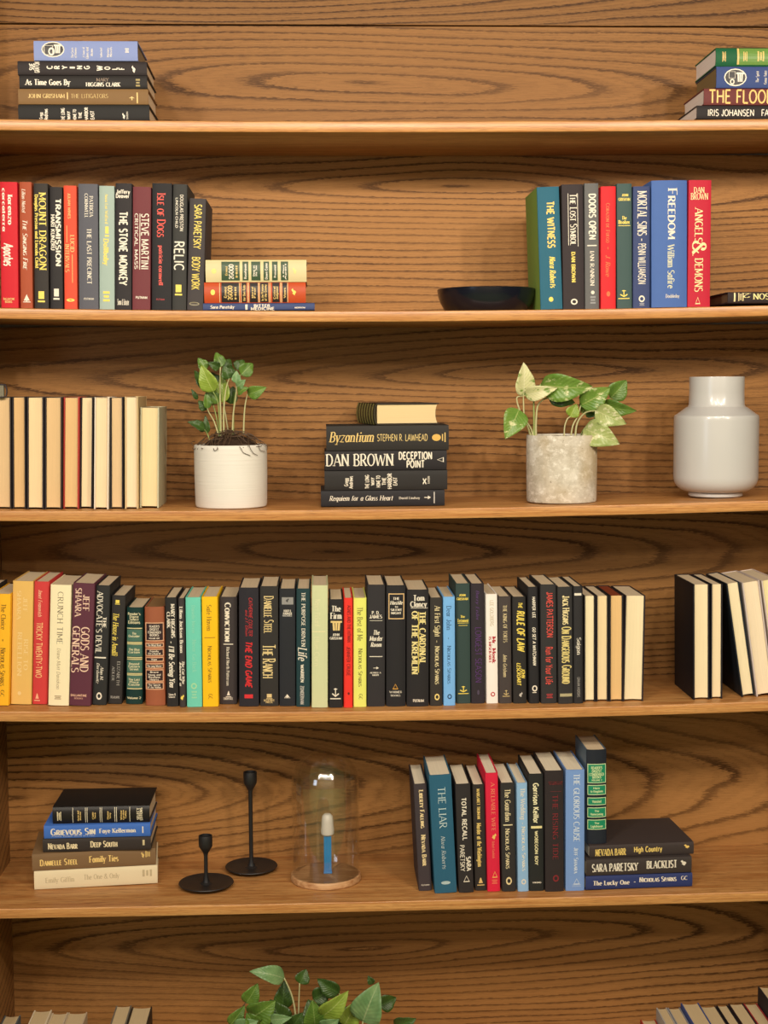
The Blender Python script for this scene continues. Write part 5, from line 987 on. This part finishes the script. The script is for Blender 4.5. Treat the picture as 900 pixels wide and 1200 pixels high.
plant('trailing plant with cream-mottled leaves in a round concrete pot on the third shelf', 3, F2, 417, 852, 223, 611, 471, potc, CY2, .10, 2, .009,
 [((182, 330, -.01), (104, 494, -.03), 108, 'v', .10, -.1), ((204, 258, .0), (206, 70, -.01), 92, 'c', .08, .25), ((212, 250, -.005), (394, 212, -.03), 66, 'c', .16, .3), ((300, 192, .0), (592, 204, -.02), 124, 'v', .20, .45), ((346, 238, .0), (492, 294, .0), 76, 'd', .2, .5),
  ((464, 372, .0), (500, 300, .0), 62, 'y', .08, .1), ((520, 308, .0), (688, 208, -.01), 106, 'v', .16, .3), ((688, 268, .02), (778, 168, .02), 92, 'g', .1, .2), ((640, 300, .01), (834, 338, -.01), 74, 'g', .22, .5), ((604, 334, -.03), (778, 412, -.05), 92, 'p', .22, .35), ((540, 436, -.02), (740, 524, -.05), 120, 'p', .22, .25), ((528, 350, .02), (602, 278, .03), 76, 'y', .1, 0), ((600, 330, .03), (560, 230, .05), 80, 'd', .1, 0), ((560, 330, .02), (640, 360, .0), 70, 'd', .1, .2)],
 [(S1((266, 500, .0), (244, 432, .0), (196, 362, .0), (168, 270, .0), (202, 256, .0)), .0022, .0012, STEM), (S1((258, 500, .0), (214, 384, -.01), (206, 300, .0), (206, 250, .0)), .0018, .0012, STEM), (S1((252, 500, .0), (216, 390, -.01), (182, 332, -.01)), .002, .0012, STEM), (S1((264, 500, .0), (264, 380, .0), (266, 260, .0), (302, 190, .0)), .0022, .0012, STEMG), (S1((276, 500, .0), (276, 390, .0), (290, 300, .0), (350, 262, .0), (400, 262, .0)), .0022, .0012, STEM),
  (S1((432, 500, .0), (434, 430, .0), (448, 386, .0), (466, 370, .0)), .0017, .0012, STEM), (S1((466, 500, .0), (480, 420, .0), (506, 370, .0), (524, 308, .0)), .0018, .0012, STEM), (S1((492, 500, .0), (504, 408, .0), (548, 350, -.01), (610, 337, -.03)), .0022, .0013, STEM), (S1((520, 500, .0), (530, 460, -.01), (545, 434, -.02)), .0016, .0012, STEMG), (S1((540, 490, .02), (600, 380, .02), (640, 300, .01)), .0016, .0012, STEMG), (S1((560, 490, .03), (650, 360, .03), (690, 266, .02)), .0016, .001, STEMG)])
# the plant whose leaves rise from the bottom shelf
plant('leafy green plant on the bottom shelf, only its upper leaves in view', 6, F3, 400, 620, 250, 590, 330, potw, CYL(), .12, 3, .012,
 [((300, 132, .0), (152, 102, -.02), 62, 's', .18, .35), ((364, 154, .01), (392, 92, .02), 52, 'd', .1, .1), ((138, 236, .0), (188, 152, .0), 62, 'g', .1, .2), ((70, 330, .0), (134, 246, .0), 50, 'g', .1, .1), ((158, 296, -.01), (262, 226, -.02), 100, 'g', .12, .2), ((458, 292, -.03), (570, 184, -.05), 78, 'y', .12, .2), ((532, 194, .02), (438, 132, .03), 60, 'd', .12, -.2), ((428, 330, -.02), (418, 222, -.03), 76, 'g', .1, .1),
  ((630, 316, -.02), (698, 148, -.03), 112, 's', .1, -.2), ((700, 246, .02), (772, 212, .03), 60, 'd', .1, .1), ((552, 330, .0), (604, 226, .0), 76, 'y', .1, .1), ((672, 156, .03), (652, 120, .03), 26, 'd', .1, 0), ((762, 330, .0), (856, 300, -.01), 60, 'd', .14, .2), ((500, 330, .01), (544, 250, .02), 70, 'g', .1, .1), ((290, 260, .03), (300, 140, .04), 66, 'd', .1, .1), ((420, 220, .03), (494, 176, .04), 66, 'd', .1, .1), ((330, 340, -.02), (376, 276, -.03), 70, 'd', .1, 0), ((180, 330, -.02), (140, 276, -.03), 60, 'g', .1, 0), ((240, 306, -.03), (330, 296, -.05), 40, 's', .1, 0), ((440, 330, .03), (400, 220, .04), 90, 'd', .1, 0), ((300, 330, .02), (240, 220, .03), 90, 'd', .1, 0), ((560, 340, .03), (520, 230, .04), 90, 'd', .1, 0), ((90, 345, -.02), (190, 310, -.03), 60, 's', .1, 0), ((460, 345, -.04), (530, 305, -.06), 60, 's', .1, 0), ((500, 330, .0), (480, 240, .02), 80, 'g', .1, .2)],
 [(S1((356, 420, .0), (346, 280, .0), (330, 200, .0), (299, 130, .0)), .0024, .0014, STEM), (S1((362, 420, .01), (360, 270, .01), (364, 152, .01)), .002, .0012, STEM), (S1((630, 420, -.01), (629, 350, -.02), (631, 312, -.02)), .0022, .0014, STEM), (S1((674, 420, .0), (672, 320, .0), (674, 280, .0)), .002, .0012, STEM), (S1((690, 420, .0), (700, 310, .0), (706, 240, .02)), .0016, .001, STEMG), (S1((160, 420, .0), (124, 270, .0), (140, 232, .0)), .0016, .001, ROOT), (S1((440, 420, -.01), (452, 340, -.02), (460, 290, -.03)), .0018, .0012, STEM), (S1((560, 420, .0), (540, 300, .02), (532, 194, .02)), .0016, .001, STEMG), (S1((430, 420, .0), (428, 330, -.02)), .0016, .0012, STEM), (S1((560, 420, .0), (552, 330, .0)), .0016, .0012, STEM), (S1((240, 420, .0), (190, 330, -.01), (160, 294, -.01)), .0016, .0012, STEMG)], zoverride=ray(365, 1206, .12).z)
